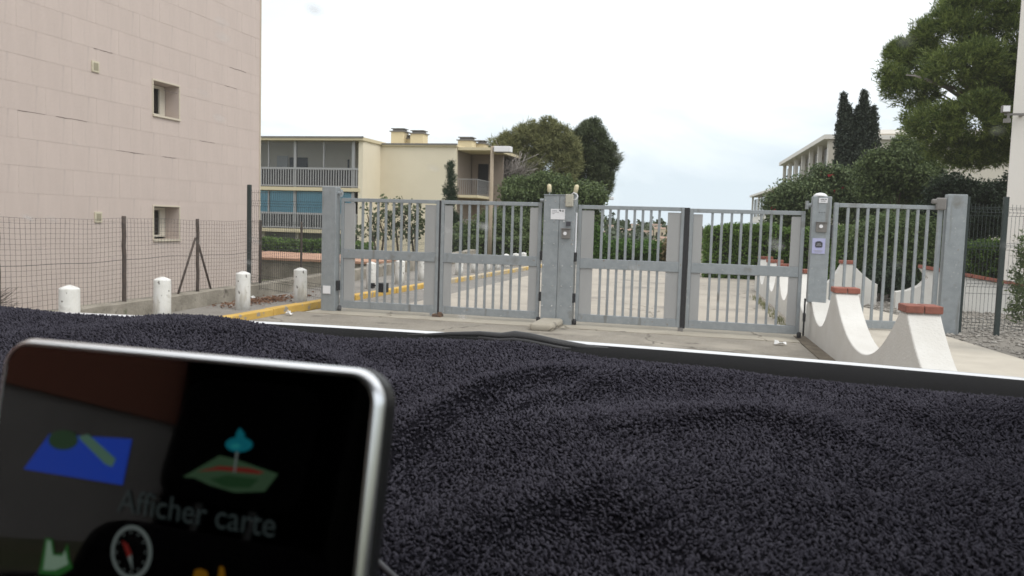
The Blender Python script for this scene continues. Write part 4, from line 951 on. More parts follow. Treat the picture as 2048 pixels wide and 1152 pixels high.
# ================================================================== RIGHT SIDE BUILDINGS
m_winD = mat('dark_window', (.07, .075, .08), .15)
def stepped_block(label, xn, yn, xf, yf, v_near, front_to, name='terraced_building', zfoot=0, nb=6):
    """long block whose gridded facade looks over the road; its near top corner shows at (xn, yn), the far one at (xf, yf)"""
    a = atv(xn, yn, v_near); zt = float(a[2]); dd = ray(xf, yf); s = (zt-H)/dd[2]; b = np.array([0, 0, H])+dd*s
    t = thing(name, label, 'building', (float(a[0])+2, float(a[1]), zfoot)); D = np.array([b[0]-a[0], b[1]-a[1]]); Ln = float(np.linalg.norm(D)); D /= Ln; n = np.array([D[1], -D[0]])   # n points away from the road
    def bx(s0, s1, o0, o1, z0, z1): 
        c = a[:2]+D*(s0+s1)/2+n*(o0+o1)/2; return MB().obox((c[0], c[1], (z0+z1)/2), (D[0], D[1], 0), (n[0], n[1], 0), (0, 0, 1), (s1-s0)/2, (o1-o0)/2, (z1-z0)/2)
    obj('wall', bx(.25, Ln, 1.2, 9, -2, zt-.05), m_bldg, t)
    obj('front_wall', bx(0, .24, -.05, front_to, -2, zt-.05), m_bldg, t)
    obj('roof', bx(-.1, Ln+.1, -.3, front_to, zt-.049, zt+.15), m_bldw, t)
    fh = 2.75; z = zt-.05
    while z > 0:
        obj('floor_slab', bx(.26, Ln, -.1, 1.19, z-fh-.0, z-fh+.3), m_bldw, t)
        for k in range(nb+1):
            s = .3 + (Ln-.5)*k/nb; obj('fin', bx(s, s+.22, -.05, .14, z-fh+.301, z-.002), m_bldw, t)
            if k < nb:
                obj('window', bx(s+.6, s+(Ln-.5)/nb-.4, .16, .20, z-fh+.31, z-.25), m_winD, t)
                obj('parapet', bx(s+.23, s+(Ln-.5)/nb-.01, -.02, .08, z-fh+.301, z-fh+.62), m_bldw, t)
        z -= fh
    return t
stepped_block('pale terraced block with gridded balconies behind the oleander', 1662, 276, 1568, 330, 40, 12)
stepped_block('farther lower pale block with gridded balconies at the left of the oleander', 1590, 367, 1505, 394, 66, 9, nb=5)
# big flat wall seen behind the pine
wv = 44; a = atv(1700, 268, wv); b = atv(1935, 268, wv)
ab = thing('apartment_building', 'cream flat-roofed apartment block partly hidden behind the big pine', 'building', (float(b[0]), wv, 0))
e = float(atv(2060, 300, wv)[0])
obj('wall', MB().box(float(a[0]), float(b[0]), wv, wv+8, -1, float(a[2])), m_bldg, ab); obj('roof', MB().box(float(a[0])-.1, e, wv-.15, wv+8, float(a[2])+.002, float(a[2])+.2), m_bldw, ab)
obj('loggia_wall', MB().box(float(b[0])+.002, e, wv+1.6, wv+1.9, -1, float(a[2])-.002), m_cream, ab)
zz = float(atv(1950, 355, wv)[2])
obj('balcony_wall', MB().box(float(b[0])+.004, float(atv(1985, 340, wv)[0]), wv-.0, wv+.2, zz, float(atv(1960, 322, wv)[2])), mat('peach_render', (.55, .44, .32), .9), ab)
for k in range(9):
    x0 = float(b[0])+.15+k*.17; obj('baluster', MB().box(x0, x0+.09, wv-.06, wv-.003, zz+.25, zz+.55), m_cream, ab)
obj('window', MB().box(float(atv(1990, 340, wv)[0]), float(atv(2010, 340, wv)[0]), wv+1.5, wv+1.58, zz-1, zz+1.6), m_dark, ab)
# white wall at the right edge with a floodlight
c0 = atv(2014, 380, 19.0); cu_, cv_ = float(c0[0]), 19.0
wb = thing('white_building', 'plain white building wall cut by the right edge, with a floodlight', 'building', (cu_+2, 20, 0))
foot = [(cu_, cv_, 0), (cu_+7, cv_-1.9, 0), (cu_+9, cv_+4, 0), (cu_+2.2, cv_+5.5, 0)]
obj('wall', MB().prism(foot, (0, 0, -.2), (0, 0, 9.5)), m_bldw, wb, bevel=.015)
obj('roof', MB().prism([(q[0]*1.0, q[1]-.12, 0) for q in foot], (0, 0, 9.502), (0, 0, 9.7)), m_cream, wb)
p = atv(2009, 222, 18.8); pu, pz = float(p[0]), float(p[2])
fl = obj('floodlight', MB().box(pu-.09, pu+.06, 18.62, 18.74, pz-.05, pz+.09), m_grey, wb, bevel=.01)
obj('floodlight_glass', MB().box(pu-.075, pu+.045, 18.610, 18.619, pz-.035, pz+.075), m_wht, fl)
obj('floodlight_arm', MB().box(pu, cu_+.16, 18.75, 18.79, pz-.09, pz-.05).box(cu_+.10, cu_+.16, 18.79, 18.98, pz-.09, pz-.05).box(pu-.02, pu+.10, 18.70, 18.78, pz-.24, pz-.16).box(pu+.04, pu+.08, 18.72, 18.76, pz-.159, pz-.091), m_grey, fl)

# ================================================================== VILLAGE IN THE VALLEY
def house(label, x0, x1, ytop, ybot, v, roofh, wm, nwin=2, gable=True):
    a = atv(x0, ybot, v); b = atv(x1, ybot, v); zt = float(atv(x0, ytop, v)[2]); z0 = float(a[2])-1.2*v/60; u0, u1 = float(a[0]), float(b[0]); w_ = u1-u0; dp = w_*.7; k = v/FPX
    t = thing('village_house', label, 'house', ((u0+u1)/2, v+dp/2, z0), 'houses on the valley slope')
    obj('wall', MB().box(u0, u1, v, v+dp, z0, zt), wm, t)
    h = roofh*k*.5; o = .04*w_
    if gable:
        pr = [(u0-o, v-o, zt+.001), (u0-o, v+dp/2, zt+h), (u0-o, v+dp+o, zt+.001)]; obj('roof', MB().prism(pr, (0, 0, 0), (w_+2*o, 0, 0)), m_roofR, t)
    else: obj('roof', MB().box(u0-o, u1+o, v-o, v+dp, zt+.001, zt+h*.3), m_roofR, t)
    for i in range(nwin):
        c = u0+w_*(i+.5)/nwin; zc = zt-(zt-z0)*.25; wn = obj('window', MB().box(c-.06*w_/nwin*2, c+.06*w_/nwin*2, v-.06, v-.01, zc-1.1*k*3, zc+1.1*k*3), m_dark, t)
        obj('shutter', MB().box(c-.20*w_/nwin, c-.12*w_/nwin, v-.08, v-.01, zc-3.3*k, zc+3.3*k), m_wood, wn)
    return t
m_h1 = mat('ochre_house', (.52, .44, .33), .9); m_h2 = mat('pale_house', (.60, .55, .47), .9); m_h3 = mat('pinkish_house', (.54, .44, .37), .9)
hs = [('wide pinkish house with clay roof high on the slope', 1240, 1268, 461, 468, 230, 9, m_h3, 3), ('ochre house with clay roof at the lowest spot of the village', 1318, 1342, 477, 495, 120, 8, m_h1, 1),
      ('low clay roofed house left of the ochre house', 1296, 1318, 481, 488, 124, 7, m_h3, 1), ('pale flat house near the right end of the village', 1334, 1352, 453, 464, 260, 3, m_h2, 3),
      ('narrow cream house beside the pale flat house', 1308, 1330, 457, 465, 250, 5, m_h1, 2), ('small clay roofed house in the middle of the village', 1284, 1304, 463, 469, 240, 6, m_h3, 2),
      ('tall white house at the right end of the village', 1352, 1368, 455, 470, 255, 3, m_h2, 2), ('small house with clay roof half hidden by bushes', 1244, 1258, 477, 484, 150, 6, m_h3, 1),
      ('pale house under the wooded ridge', 1262, 1276, 450, 455, 300, 4, m_h2, 2), ('tiny cream house at the left end of the village', 1216, 1226, 452, 458, 290, 4, m_h2, 1),
      ('ochre house at the left of the village between bushes', 1208, 1222, 464, 470, 210, 5, m_h1, 1), ('long low house under the ridge at right', 1300, 1322, 449, 453, 310, 3, m_h3, 2)]
for q in hs: house(*q)
def vpts(n, x0, x1, y0, y1, v0, v1):
    return np.array([atv(random.uniform(x0, x1), random.uniform(y0, y1), random.uniform(v0, v1)) for _ in range(n)])
P = np.concatenate([vpts(120, 1180, 1316, 492, 505, 90, 112), vpts(70, 1180, 1240, 470, 485, 126, 180), vpts(40, 1262, 1292, 476, 488, 130, 180), vpts(60, 1190, 1380, 457, 463, 280, 300), vpts(50, 1345, 1380, 474, 486, 126, 200), vpts(30, 1275, 1300, 455, 470, 242, 262)])
keep = []
for q in P:
    ok = True
    keep.append(ok)
o = obj('valley_wood', clump_leaves('valley_wood', P, 22, .65, .32, .7), l_far); tagk(o, 'green scrub and treetops between the village houses', 'wood', kind='stuff')

# ================================================================== LITTER
def crumple(name, label, c, s, m=m_paper):
    mb = MB(); n = 26; pts = []
    for k in range(5):
        for j in range(5):
            pts.append((c[0]+(k-2)*s*.5+random.uniform(-.2, .2)*s, c[1]+(j-2)*s*.3+random.uniform(-.2, .2)*s, c[2]+abs(random.gauss(0, .35))*s*(1.6-.35*abs(k-2))))
    mb.add(pts, [(a*5+b, a*5+b+1, (a+1)*5+b+1, (a+1)*5+b) for a in range(4) for b in range(4)])
    o = obj(name, mb, m); s_ = o.modifiers.new('solid', 'SOLIDIFY'); s_.thickness = .004; return tagk(o, label, 'litter')
q = gz(1560, 690); crumple('paper_litter', 'crumpled white paper on the ground before the right gate leaf', (q[0], q[1], .005), .075)
q = gz(572, 630); crumple('plastic_litter', 'clear plastic scrap against the yellow kerb before the left post', (q[0]+.05, q[1], .005), .06)
q = gz(505, 597, .05); crumple('paper_litter', 'small white scrap behind the chipped bollard by the low wall', (q[0], q[1], .05), .05)
q = gz(848, 581); crumple('paper_litter', 'tiny white scrap on the road under the left gate leaf', (q[0], q[1], .005), .035)

# ================================================================== THE CAR WE SIT IN
m_dash = mat('dashboard_plastic', (.02, .02, .022), .7, bump=.2, bscale=300)
m_lining = mat('roof_lining', (.10, .095, .09), .95)
m_paint = mat('silver_car_paint', (.62, .63, .65), .28, .25, coat=.6)
m_black = mat('black_trim', (.010, .010, .011), .42)
m_seat = mat('seat_fabric', (.035, .035, .04), .95, col2=(.02, .02, .024), scale=60)
m_wind = glassmat('windscreen_glass', (.985, .992, .99), .04, dirt_glare=True)
m_side = glassmat('side_glass', (.95, .96, .96), .04)
CL, CR = -1.52, .52
car = thing('car', 'car we look out of: windscreen, black wiper, cowl and silver bonnet edge', 'car', (-.5, 0, 0))
# bonnet, curved lengthways and crowned across
mb = MB(); pv = [(1.4545, 1.352), (1.462, 1.374), (1.476, 1.3832), (1.486, 1.3846), (1.496, 1.3828), (1.54, 1.3752), (1.62, 1.355), (1.75, 1.322), (1.95, 1.285), (2.2, 1.19), (2.35, 1.05), (2.40, .6)]
nx = 24
for v, z in pv:
    for i in range(nx+1):
        u = CL+.02+(CR-CL-.04)*i/nx; q = (2*i/nx-1); mb.v.append((u, v-.05*q*q, z+.0055-.006*q**2))
mb.f = [(j*(nx+1)+i, j*(nx+1)+i+1, (j+1)*(nx+1)+i+1, (j+1)*(nx+1)+i) for j in range(len(pv)-1) for i in range(nx)]; mb.sm = [True]*len(mb.f)
bo = obj('bonnet', mb, m_paint, car); s_ = bo.modifiers.new('solid', 'SOLIDIFY'); s_.thickness = .004; s_.offset = -1
# cowl under the windscreen
mb = MB(); pv = [(1.30, 1.325), (1.36, 1.350), (1.385, 1.372), (1.40, 1.3775), (1.415, 1.3815), (1.44, 1.3842), (1.4525, 1.3848), (1.454, 1.370), (1.4542, 1.2)]
for v, z in pv:
    for i in range(nx+1):
        u = CL+.02+(CR-CL-.04)*i/nx; q = (2*i/nx-1); mb.v.append((u, v-.05*q*q, z+.0055-.006*q**2))
mb.f = [(j*(nx+1)+i, j*(nx+1)+i+1, (j+1)*(nx+1)+i+1, (j+1)*(nx+1)+i) for j in range(len(pv)-1) for i in range(nx)]; mb.sm = [True]*len(mb.f)
obj('cowl', mb, mat('cowl_plastic', (.004, .004, .0045), .9, spec=.08), car)
obj('dashboard', MB().box(CL+.06, CR-.06, .32, 1.29, 1.0, 1.325).box(CL+.06, CR-.06, .42, 1.29, .6, 1.0), m_dash, car, bevel=.05, seg=4)
# windscreen
mb = MB(); ny = 10
for j in range(ny+1):
    t = j/ny
    for i in range(nx+1):
        q = 2*i/nx-1; half = (CR-CL)/2-.05-.10*t; mb.v.append(((CL+CR)/2+q*half, 1.385-.05*q*q-1.02*t+.03*math.sin(math.pi*t), 1.362-.012*q*q+.64*t+.05*math.sin(math.pi*t)))
mb.f = [(j*(nx+1)+i, j*(nx+1)+i+1, (j+1)*(nx+1)+i+1, (j+1)*(nx+1)+i) for j in range(ny) for i in range(nx)]; mb.sm = [True]*len(mb.f)
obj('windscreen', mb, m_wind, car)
for s in (-1, 1):
    e = CL if s < 0 else CR; k = -s
    obj('windscreen_pillar', MB().tube([(e+k*.03, 1.34, 1.30), (e+k*.045, 1.1, 1.50), (e+k*.08, .75, 1.77), (e+k*.12, .30, 2.03)], [.045, .045, .045, .05], 10), m_lining, car)
    d = obj('door', MB().box(min(e, e+k*.09), max(e, e+k*.09), -.20, 1.3, .45, 1.28), m_dash, car, bevel=.02); rp_ = obj('rear_side_panel', MB().box(min(e, e+k*.09), max(e, e+k*.09), -1.9, -.301, .45, 1.28).box(min(e, e+k*.09), max(e, e+k*.09), -3.2, -1.901, .45, 2.0), m_lining, car)
    obj('rear_side_window', MB().box(min(e+k*.05, e+k*.055), max(e+k*.05, e+k*.055), -1.9, -.3, 1.28, 1.99), m_side, rp_)
    obj('door_pillar', MB().box(min(e, e+k*.11), max(e, e+k*.11), -.30, -.20, .45, 2.0), m_lining, car, bevel=.01)
    obj('side_window', MB().prism([(e+k*.04, -.20, 1.28), (e+k*.04, 1.28, 1.28), (e+k*.06, .95, 1.6), (e+k*.09, .33, 1.98), (e+k*.09, -.20, 1.98)], (0, 0, 0), (k*.004, 0, 0)), m_side, d)
obj('roof', MB().box(CL+.06, CR-.06, -3.2, .36, 1.99, 2.06), m_lining, car, bevel=.02)
obj('header_rail', MB().box(CL+.1, CR-.1, .30, .42, 1.955, 2.0), m_lining, car, bevel=.02)
obj('rear_wall', MB().box(CL, CR, -3.28, -3.2, .4, 2.05), m_lining, car); obj('floor', MB().box(CL, CR, -3.2, 1.3, .38, .44), m_dash, car)
def seat(u):
    t = obj('seat', MB().box(u-.25, u+.25, -.55, -.05, .6, .85).prism([(0, -.62, .8), (0, -.47, .8), (0, -.66, 1.42), (0, -.78, 1.42)], (u-.24, 0, 0), (u+.24, 0, 0)), m_seat, car, bevel=.05, seg=4)
    obj('headrest', MB().prism([(0, -.79, 1.47), (0, -.68, 1.47), (0, -.70, 1.70), (0, -.80, 1.70)], (u-.14, 0, 0), (u+.14, 0, 0)), m_seat, t, bevel=.045, seg=4)
    obj('headrest_rod', MB().bar((u-.06, -.74, 1.40), (u-.06, -.74, 1.49), .007, 8), m_bolt, t); obj('headrest_rod', MB().bar((u+.06, -.74, 1.40), (u+.06, -.74, 1.49), .007, 8), m_bolt, t)
seat(-.98); seat(.02)
# wiper resting on the cowl
pts = [atv(x, y, 1.435) for x, y in ((820, 670), (900, 668), (960, 668), (1005, 671), (1035, 668), (1065, 671), (1120, 684), (1190, 698), (1280, 709), (1420, 722), (1600, 742))]
pts = [np.array([p[0], 1.425+.012*math.sin(i), p[2]]) for i, p in enumerate(pts)]
wp = obj('wiper', MB().tube(pts, [.002, .004, .0055, .0065, .0085, .0075, .0068, .006, .0055, .005, .004], 10), m_black, car)
obj('wiper_blade', MB().tube([p+np.array([0, -.012, -.006]) for p in pts[2:]], .0035, 6), m_rub, wp)

# building behind us, seen mirrored in the screen
rb = thing('rear_building', 'red-brown house over a pale ground floor, only mirrored in the navigation screen', 'building', (-18, -14, 0))
obj('wall', MB().box(-24, -16, -34, 4, -.2, 3.0), mat('grey_render', (.40, .375, .375), .9, col2=(.33,.31,.31), scale=.5), rb); obj('upper_wall', MB().box(-23.9, -15.9, -33.9, 3.9, 3.002, 7.5), mat('red_brown_render', (.34, .13, .09), .9), rb)
obj('roof', MB().box(-24.3, -15.5, -34.3, 4.3, 7.502, 7.8), m_roofR, rb); obj('door', MB().box(-15.99, -15.94, -12, -11, 0, 2.1), m_wood, rb)
# ------------------------------------------------------------------ towel spread over the dashboard
edge = [(-160, 600), (0, 605), (130, 618), (250, 625), (330, 619), (420, 622), (520, 640), (590, 656), (700, 668), (850, 668), (1040, 674), (1200, 706), (1400, 724), (1600, 747), (1800, 766), (2048, 786), (2250, 800)]
ep = np.array([atv(x, y, 1.2) for x, y in edge])
def gl_(pts, z=1.385): return np.array([gz(x, y, z)[:2] for x, y in pts])
folds = [(gl_([(690, 905), (760, 880), (900, 825), (1100, 778), (1190, 765)]), .024, .026), (gl_([(1080, 815), (1150, 800), (1280, 747), (1420, 716)]), .021, .026),
         (gl_([(1400, 745), (1560, 765), (1750, 790), (1880, 850)]), .016, .032), (gl_([(980, 745), (1150, 725), (1250, 712)]), .010, .022), (gl_([(1500, 900), (1750, 930), (1900, 900), (2100, 850)]), -.010, .05),
         (gl_([(850, 1010), (1050, 950), (1200, 940), (1350, 1010)]), .014, .035), (gl_([(300, 660), (460, 662), (620, 668), (700, 690)]), .013, .022), (gl_([(100, 640), (300, 668), (420, 700)]), .008, .03),
         (gl_([(1300, 850), (1500, 835), (1700, 870)]), .012, .035), (gl_([(560, 700), (640, 740), (760, 790)]), .014, .025), (gl_([(740, 700), (860, 712), (1000, 700)]), .006, .03)]
def segdist(U, V, pl):
    best = np.full(U.shape, 9.); tt = np.zeros(U.shape); sg = np.ones(U.shape)
    Ls = np.concatenate([[0], np.cumsum(np.linalg.norm(np.diff(pl, axis=0), axis=1))])
    for i in range(len(pl)-1):
        a, b = pl[i], pl[i+1]; d = b-a; l2 = d@d; t = np.clip(((U-a[0])*d[0]+(V-a[1])*d[1])/l2, 0, 1)
        q = np.hypot(U-a[0]-t*d[0], V-a[1]-t*d[1]); m_ = q < best; tt = np.where(m_, (Ls[i]+t*(Ls[i+1]-Ls[i]))/Ls[-1], tt)
        sg = np.where(m_, np.sign(d[0]*(V-a[1])-d[1]*(U-a[0])), sg); best = np.minimum(best, q)
    return best, tt, sg
_ph = RNG.random((14, 3))*6.28; _k = [(RNG.normal(0, 9), RNG.normal(0, 13)) for _ in range(14)]
def towel_z(U, V):
    zc = np.interp(U, ep[:, 0], ep[:, 2])
    near = 1.352 + .006*np.sin(U*4)
    t = sstep(.35, 1.17, V); z = near + (zc-.0095-near)*t**1.5
    z = z - (V > 1.2)*np.clip(V-1.2, 0, 1)**1.2*.42
    for i, (a, b) in enumerate(_k): z = z + .0034*(.5-np.abs(np.sin(.5*(a*U+b*V+_ph[i, 0]))))*(1-.9*sstep(1.0, 1.2, V))
    for pl, h, wd in folds:
        d, tt, sg = segdist(U, V, pl); wq = wd*np.where(sg < 0, .62, 1.7); z = z + h*np.exp(-(d/wq)**2)*np.sin(np.pi*np.clip(tt*.86+.07, 0, 1))**.6*(1-sstep(1.02, 1.17, V))
    return z - .26*sstep(.36, .24, V)
tu = np.linspace(-1.44, .47, 240); tv = np.linspace(.26, 1.352, 140); TU, TV = np.meshgrid(tu, tv); TZ = towel_z(TU, TV)
def grid_mesh(name, X, Y, Z):
    h, w_ = X.shape; n = h*w_; idx = np.arange(n).reshape(h, w_)
    F = np.stack([idx[:-1, :-1], idx[:-1, 1:], idx[1:, 1:], idx[1:, :-1]], -1).reshape(-1, 4)
    me = bpy.data.meshes.new(name); me.vertices.add(n); me.vertices.foreach_set('co', np.stack([X, Y, Z], -1).astype(np.float32).ravel())
    me.loops.add(F.size); me.loops.foreach_set('vertex_index', F.astype(np.int32).ravel()); me.polygons.add(len(F)); me.polygons.foreach_set('loop_start', np.arange(0, F.size, 4, dtype=np.int32))
    me.polygons.foreach_set('use_smooth', np.ones(len(F), bool)); me.update(calc_edges=True); return me
m_towel = mat('towel_terry', (.020, .019, .026), .98, col2=(.014, .013, .019), scale=40, bump=1., bscale=260, spec=.1)  # darker than the loops: shade between them is put into this colour
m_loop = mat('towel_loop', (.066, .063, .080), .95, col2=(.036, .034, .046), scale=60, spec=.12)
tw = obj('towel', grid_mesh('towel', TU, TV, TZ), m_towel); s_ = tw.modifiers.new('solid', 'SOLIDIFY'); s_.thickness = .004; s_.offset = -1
tagk(tw, 'dark navy grey terry towel spread over the dashboard', 'towel')
# terry loops: small leaning tufts over the side of the towel that can be seen
pit = .0039; gu, gv = np.meshgrid(np.arange(-1.43, .46, pit), np.arange(.33, 1.345, pit*.9)); U = (gu+RNG.normal(size=gu.shape)*pit*.33).ravel(); V = (gv+RNG.normal(size=gv.shape)*pit*.33).ravel()
k = (U > -1.12*V-.12) & (U < .34*V+.10) & (U < .455) & (U > -1.43); U, V = U[k], V[k]
# fewer behind the screen, where nothing of the towel shows
k = ~((U < -.45*V) & (V < .62)); U, V = U[k], V[k]
# coarser tufts over the rest of the towel
gu, gv = np.meshgrid(np.arange(-1.43, .46, .0066), np.arange(.27, 1.345, .006)); U2 = (gu+RNG.normal(size=gu.shape)*.002).ravel(); V2 = (gv+RNG.normal(size=gv.shape)*.002).ravel()
k = ~((U2 > -1.12*V2-.12) & (U2 < .34*V2+.10) & (V2 > .33) & ~((U2 < -.45*V2) & (V2 < .62))); U2, V2 = U2[k], V2[k]
SF = np.concatenate([np.ones(len(U)), np.full(len(U2), 1.75)])[:, None]; U = np.concatenate([U, U2]); V = np.concatenate([V, V2])
e_ = .004; Z = towel_z(U, V); NX = -(towel_z(U+e_, V)-Z)/e_; NY = -(towel_z(U, V+e_)-Z)/e_
n = len(U); ax = np.stack([NX, NY, np.ones(n)], 1) + RNG.normal(size=(n, 3))*.75
fl_ = .5*np.stack([np.sin(U*23+V*11), np.sin(V*31-U*17+1), np.zeros(n)], 1); ax += fl_
ax[:, 2] = np.abs(ax[:, 2])*.8+.15; ax /= np.linalg.norm(ax, axis=1, keepdims=True)
x_ = np.cross(ax, np.array([.3, .8, .1])); x_ /= np.linalg.norm(x_, axis=1, keepdims=True); y_ = np.cross(ax, x_)
hl = (.0031*(.45+1.0*RNG.random(n)))[:, None]*SF; rr = (.00140*(.7+.6*RNG.random(n)))[:, None]*SF
c = np.stack([U, V, Z], 1)
ring = [c+ax*hl*.25+rr*(x_*math.cos(t)+y_*math.sin(t)) for t in np.arange(4)*math.pi/2]
ring2 = [c+ax*hl*1.15+rr*.85*(x_*math.cos(t+.7)+y_*math.sin(t+.7)) for t in np.arange(4)*math.pi/2]
Vt = np.stack(ring+ring2+[c+ax*hl*1.55], 1)          # 9 verts each
fa = [(i, (i+1) % 4, 4+i) for i in range(4)]+[((i+1) % 4, 4+(i+1) % 4, 4+i) for i in range(4)]+[(4+i, 4+(i+1) % 4, 8) for i in range(4)]
F = (np.arange(n)[:, None, None]*9 + np.array(fa)[None]).reshape(-1, 3)
me = bpy.data.meshes.new('terry_loops'); me.vertices.add(n*9); me.vertices.foreach_set('co', Vt.astype(np.float32).ravel()); me.loops.add(F.size); me.loops.foreach_set('vertex_index', F.astype(np.int32).ravel())
me.polygons.add(len(F)); me.polygons.foreach_set('loop_start', np.arange(0, F.size, 3, dtype=np.int32)); me.polygons.foreach_set('use_smooth', np.ones(len(F), bool)); me.update(calc_edges=True)
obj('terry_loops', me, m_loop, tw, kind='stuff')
print('loops', n, 'tris', len(F))

# ------------------------------------------------------------------ navigation device
AL, BT = R(11), R(3.5); GPV = .285
P0 = atv(385, 708, GPV)
EX = np.array([math.cos(BT), -math.sin(BT), 0]); hz_ = np.array([math.sin(BT), math.cos(BT), 0]); EY = hz_*math.sin(AL)+np.array([0, 0, math.cos(AL)]); EN = np.cross(EX, EY)
def on(x, y):
    d = ray(x, y); C = np.array([0, 0, H]); t = np.dot(P0-C, EN)/np.dot(d, EN); q = C+d*t-P0; return np.array([q@EX, q@EY])
def W3(a, b, h=0.): return P0+EX*a+EY*b+EN*h
x0 = on(2, 745)[0]-.0006; x1 = on(757, 830)[0]; yt = on(385, 706)[1]; hh = .118; yb_ = yt-hh
def rrect(x0, x1, y0, y1, r, n=8):
    o = []
    for cx, cy, a0 in ((x1-r, y1-r, 0), (x0+r, y1-r, 90), (x0+r, y0+r, 180), (x1-r, y0+r, 270)):
        for k in range(n+1):
            t = R(a0+90*k/n); o.append((cx+r*math.cos(t), cy+r*math.sin(t)))
    return o
gp_ = thing('navigation_device', 'black navigation screen with silver rim on the dashboard at lower left', 'navigation device', tuple(W3((x0+x1)/2, yb_, -.01)))
rr0 = .0135
ol = rrect(x0, x1, yb_, yt, rr0)
obj('case', MB().prism([W3(a, b) for a, b in rrect(x0-.0002, x1+.0002, yb_, yt, rr0)], EN*-.0150, EN*-.0050), m_black, gp_, bevel=.0025, seg=3)
# rounded silver rim
K = len(ol); mb = MB(); prof = [(.0, -.0050), (.0, -.0035), (.0005, -.0021), (.0012, -.0009), (.0019, .0001), (.0025, .0005), (.0030, .0004), (.0034, -.0002)]
for ins, h in prof:
    for a, b in rrect(x0+ins, x1-ins, yb_+ins, yt-ins, rr0-ins): mb.v.append(W3(a, b, h))
mb.f = [(j*K+i, j*K+(i+1) % K, (j+1)*K+(i+1) % K, (j+1)*K+i) for j in range(len(prof)-1) for i in range(K)]; mb.sm = [True]*len(mb.f)
obj('rim', mb, mat('satin_silver', (.86, .87, .89), .30, 1.0), gp_)
sm = bpy.data.materials.new('screen_glass'); sm.use_nodes = True; b = sm.node_tree.nodes['Principled BSDF']; b.inputs['Base Color'].default_value = (.0012, .0012, .0014, 1); b.inputs['Roughness'].default_value = .035; b.inputs['IOR'].default_value = 1.52
mb = MB(); mb.add([W3(a, b2, .0) for a, b2 in rrect(x0+.0033, x1-.0033, yb_+.0033, yt-.0033, rr0-.0033)], [tuple(range(K))]); scr = obj('screen', mb, sm, gp_)
def patch(name, pts, m, h=.00025):      # flat picture element on the screen, outline given where it shows
    q = [W3(*on(*p), h) for p in pts]; mb = MB(); mb.add(q, [tuple(range(len(q)))][::-1]); return obj(name, mb, m, scr)
def ell(cx, cy, rx, ry, n=28, rot=0): return [(cx+rx*math.cos(2*math.pi*k/n)*math.cos(rot)-ry*math.sin(2*math.pi*k/n)*math.sin(rot), cy+rx*math.cos(2*math.pi*k/n)*math.sin(rot)+ry*math.sin(2*math.pi*k/n)*math.cos(rot)) for k in range(n)]
e_blue = emit('icon_blue', (0.0020, 0.0119, 0.1023)); e_gr = emit('icon_pale_green', (0.0188, 0.0409, 0.0290)); e_map = emit('icon_map', (0.0096, 0.0188, 0.0102)); e_red = emit('icon_red', (0.0375, 0.0041, 0.0034)); e_teal = emit('icon_teal', (0.0017, 0.0341, 0.0443))
e_teal2 = emit('icon_light_teal', (0.0041, 0.0546, 0.0580)); e_pale = emit('icon_white', (0.0341, 0.0409, 0.0392)); e_txt = emit('screen_text', (0.0081, 0.0107, 0.0107)); e_blk = emit('icon_black', (0.0003, 0.0003, 0.0003)); e_g2 = emit('icon_green', (0.0041, 0.0239, 0.0048)); e_or = emit('icon_orange', (0.0443, 0.0205, 0.0014)); e_dkg = emit('icon_dark_green', (0.0041, 0.0119, 0.0048))
patch('search_icon', [(48, 938), (100, 868), (265, 878), (246, 970)], e_blue)
patch('search_icon_lens', ell(128, 880, 30, 20), e_dkg, .0004); patch('search_icon_handle', [(158, 874), (178, 868), (234, 918), (226, 934), (212, 928)], e_gr, .0005)
patch('map_icon', [(366, 954), (440, 911), (470, 918), (557, 948), (530, 983), (470, 985), (420, 970), (390, 956)], e_map); patch('map_icon_road', [(395, 943), (440, 932), (500, 936), (530, 944), (520, 948), (440, 940)], e_red, .0004)
patch('map_icon_field', [(420, 958), (455, 950), (520, 958), (500, 976), (450, 974)], e_dkg, .0004)
patch('pin_icon_shaft', [(474, 898), (479, 899), (472, 946), (469, 944)], e_pale, .0006); patch('pin_icon_head', ell(480, 889, 27, 15), e_teal, .0007); patch('pin_icon_top', [(476, 880), (474, 868), (482, 855), (492, 868), (490, 880)], e_teal, .0008); patch('pin_icon_shine', ell(474, 892, 10, 5), e_teal2, .0009)
patch('compass_icon', ell(264, 1104, 41, 54), e_pale); patch('compass_icon_face', ell(264, 1104, 34, 46), e_blk, .0004)
for k in range(12):
    t = 2*math.pi*k/12; cx, cy = 264+29*math.cos(t), 1104+40*math.sin(t); patch('compass_icon_tick', [(cx-1.6, cy-1.6), (cx+1.6, cy-1.6), (cx+1.6, cy+1.6), (cx-1.6, cy+1.6)], e_pale, .0006)
patch('compass_icon_needle_red', [(246, 1080), (258, 1088), (266, 1108), (258, 1114)], e_red, .0007); patch('compass_icon_needle', [(258, 1114), (266, 1108), (268, 1142)], e_pale, .0007)
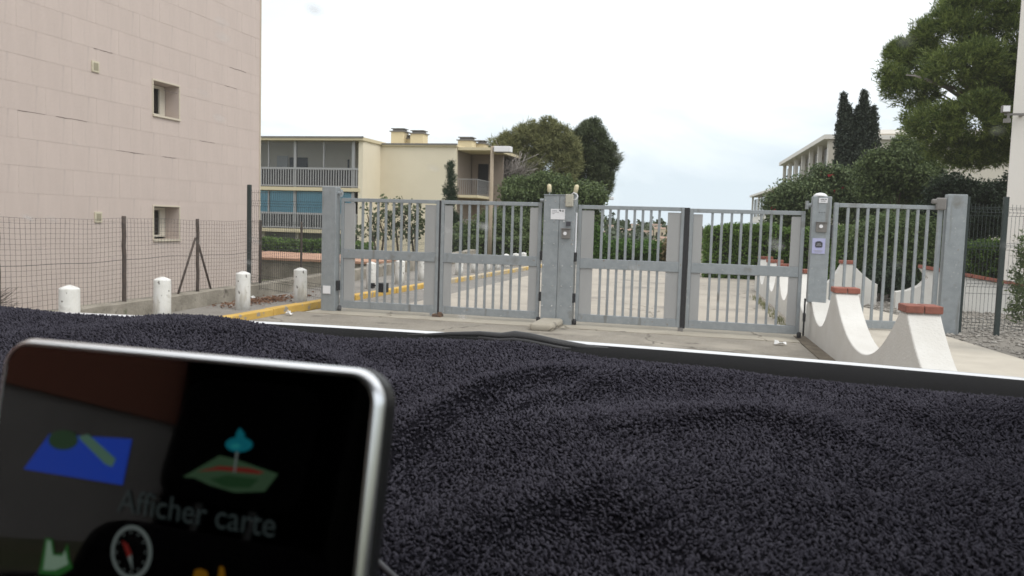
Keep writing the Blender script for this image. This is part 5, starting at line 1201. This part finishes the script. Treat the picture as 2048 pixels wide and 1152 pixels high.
patch('road_icon', [(92, 1075), (106, 1078), (110, 1108), (128, 1106), (136, 1086), (140, 1116), (146, 1136), (118, 1152), (78, 1148)], e_g2); patch('road_icon_edge', [(96, 1080), (103, 1082), (107, 1110), (126, 1112), (132, 1100), (138, 1128), (112, 1140), (88, 1140)], emit('icon_grey_green', (.05, .075, .055)), .0004)
patch('orange_icon', [(390, 1140), (402, 1137), (415, 1143), (418, 1160), (386, 1160)], e_or); patch('orange_icon', [(440, 1132), (448, 1134), (452, 1160), (436, 1160)], e_or)
# menu caption
cu = bpy.data.curves.new('caption', 'FONT'); cu.body = 'Afficher carte'; cu.size = .0132; cu.align_x = 'RIGHT'; tmp = bpy.data.objects.new('caption', cu); COL.objects.link(tmp)
bpy.context.view_layer.update(); dg = bpy.context.evaluated_depsgraph_get(); me = bpy.data.meshes.new_from_object(tmp.evaluated_get(dg)); bpy.data.objects.remove(tmp)
a, b2 = on(552, 1075); MW = Matrix(((EX[0], EY[0], EN[0], 0), (EX[1], EY[1], EN[1], 0), (EX[2], EY[2], EN[2], 0), (0, 0, 0, 1))); MW.translation = Vector(W3(a, b2, .0006))
me.transform(MW); me.materials.clear(); obj('caption', me, e_txt, scr)
# mount and cable
ctr = (x0+x1)/2
obj('mount_arm', MB().tube([W3(ctr, yb_+.05, -.012), W3(ctr, yb_+.045, -.035), W3(ctr, yb_+.0, -.055), W3(ctr, yb_-.04, -.05)], [.012, .011, .011, .016], 12), m_black, gp_)
obj('mount_base', MB().lathe([(.04, 0), (.038, .008), (.02, .018), (.016, .024)], tuple(W3(ctr, yb_-.045, -.055)-np.array([0, 0, .03])), 20), m_black, gp_)
cb = MB(); q = [gz(x, y, z_) for x, y, z_ in ((733, 1100, 1.385), (750, 1118, 1.383), (772, 1140, 1.382), (800, 1165, 1.380), (830, 1220, 1.375))]
cb.tube([W3(x1-.02, yb_+.02, -.014), (W3(x1-.02, yb_+.02, -.03)+q[0])/2]+q, .0022, 8); obj('power_cable', cb, mat('cable_grey', (.035, .035, .042), .5), gp_)
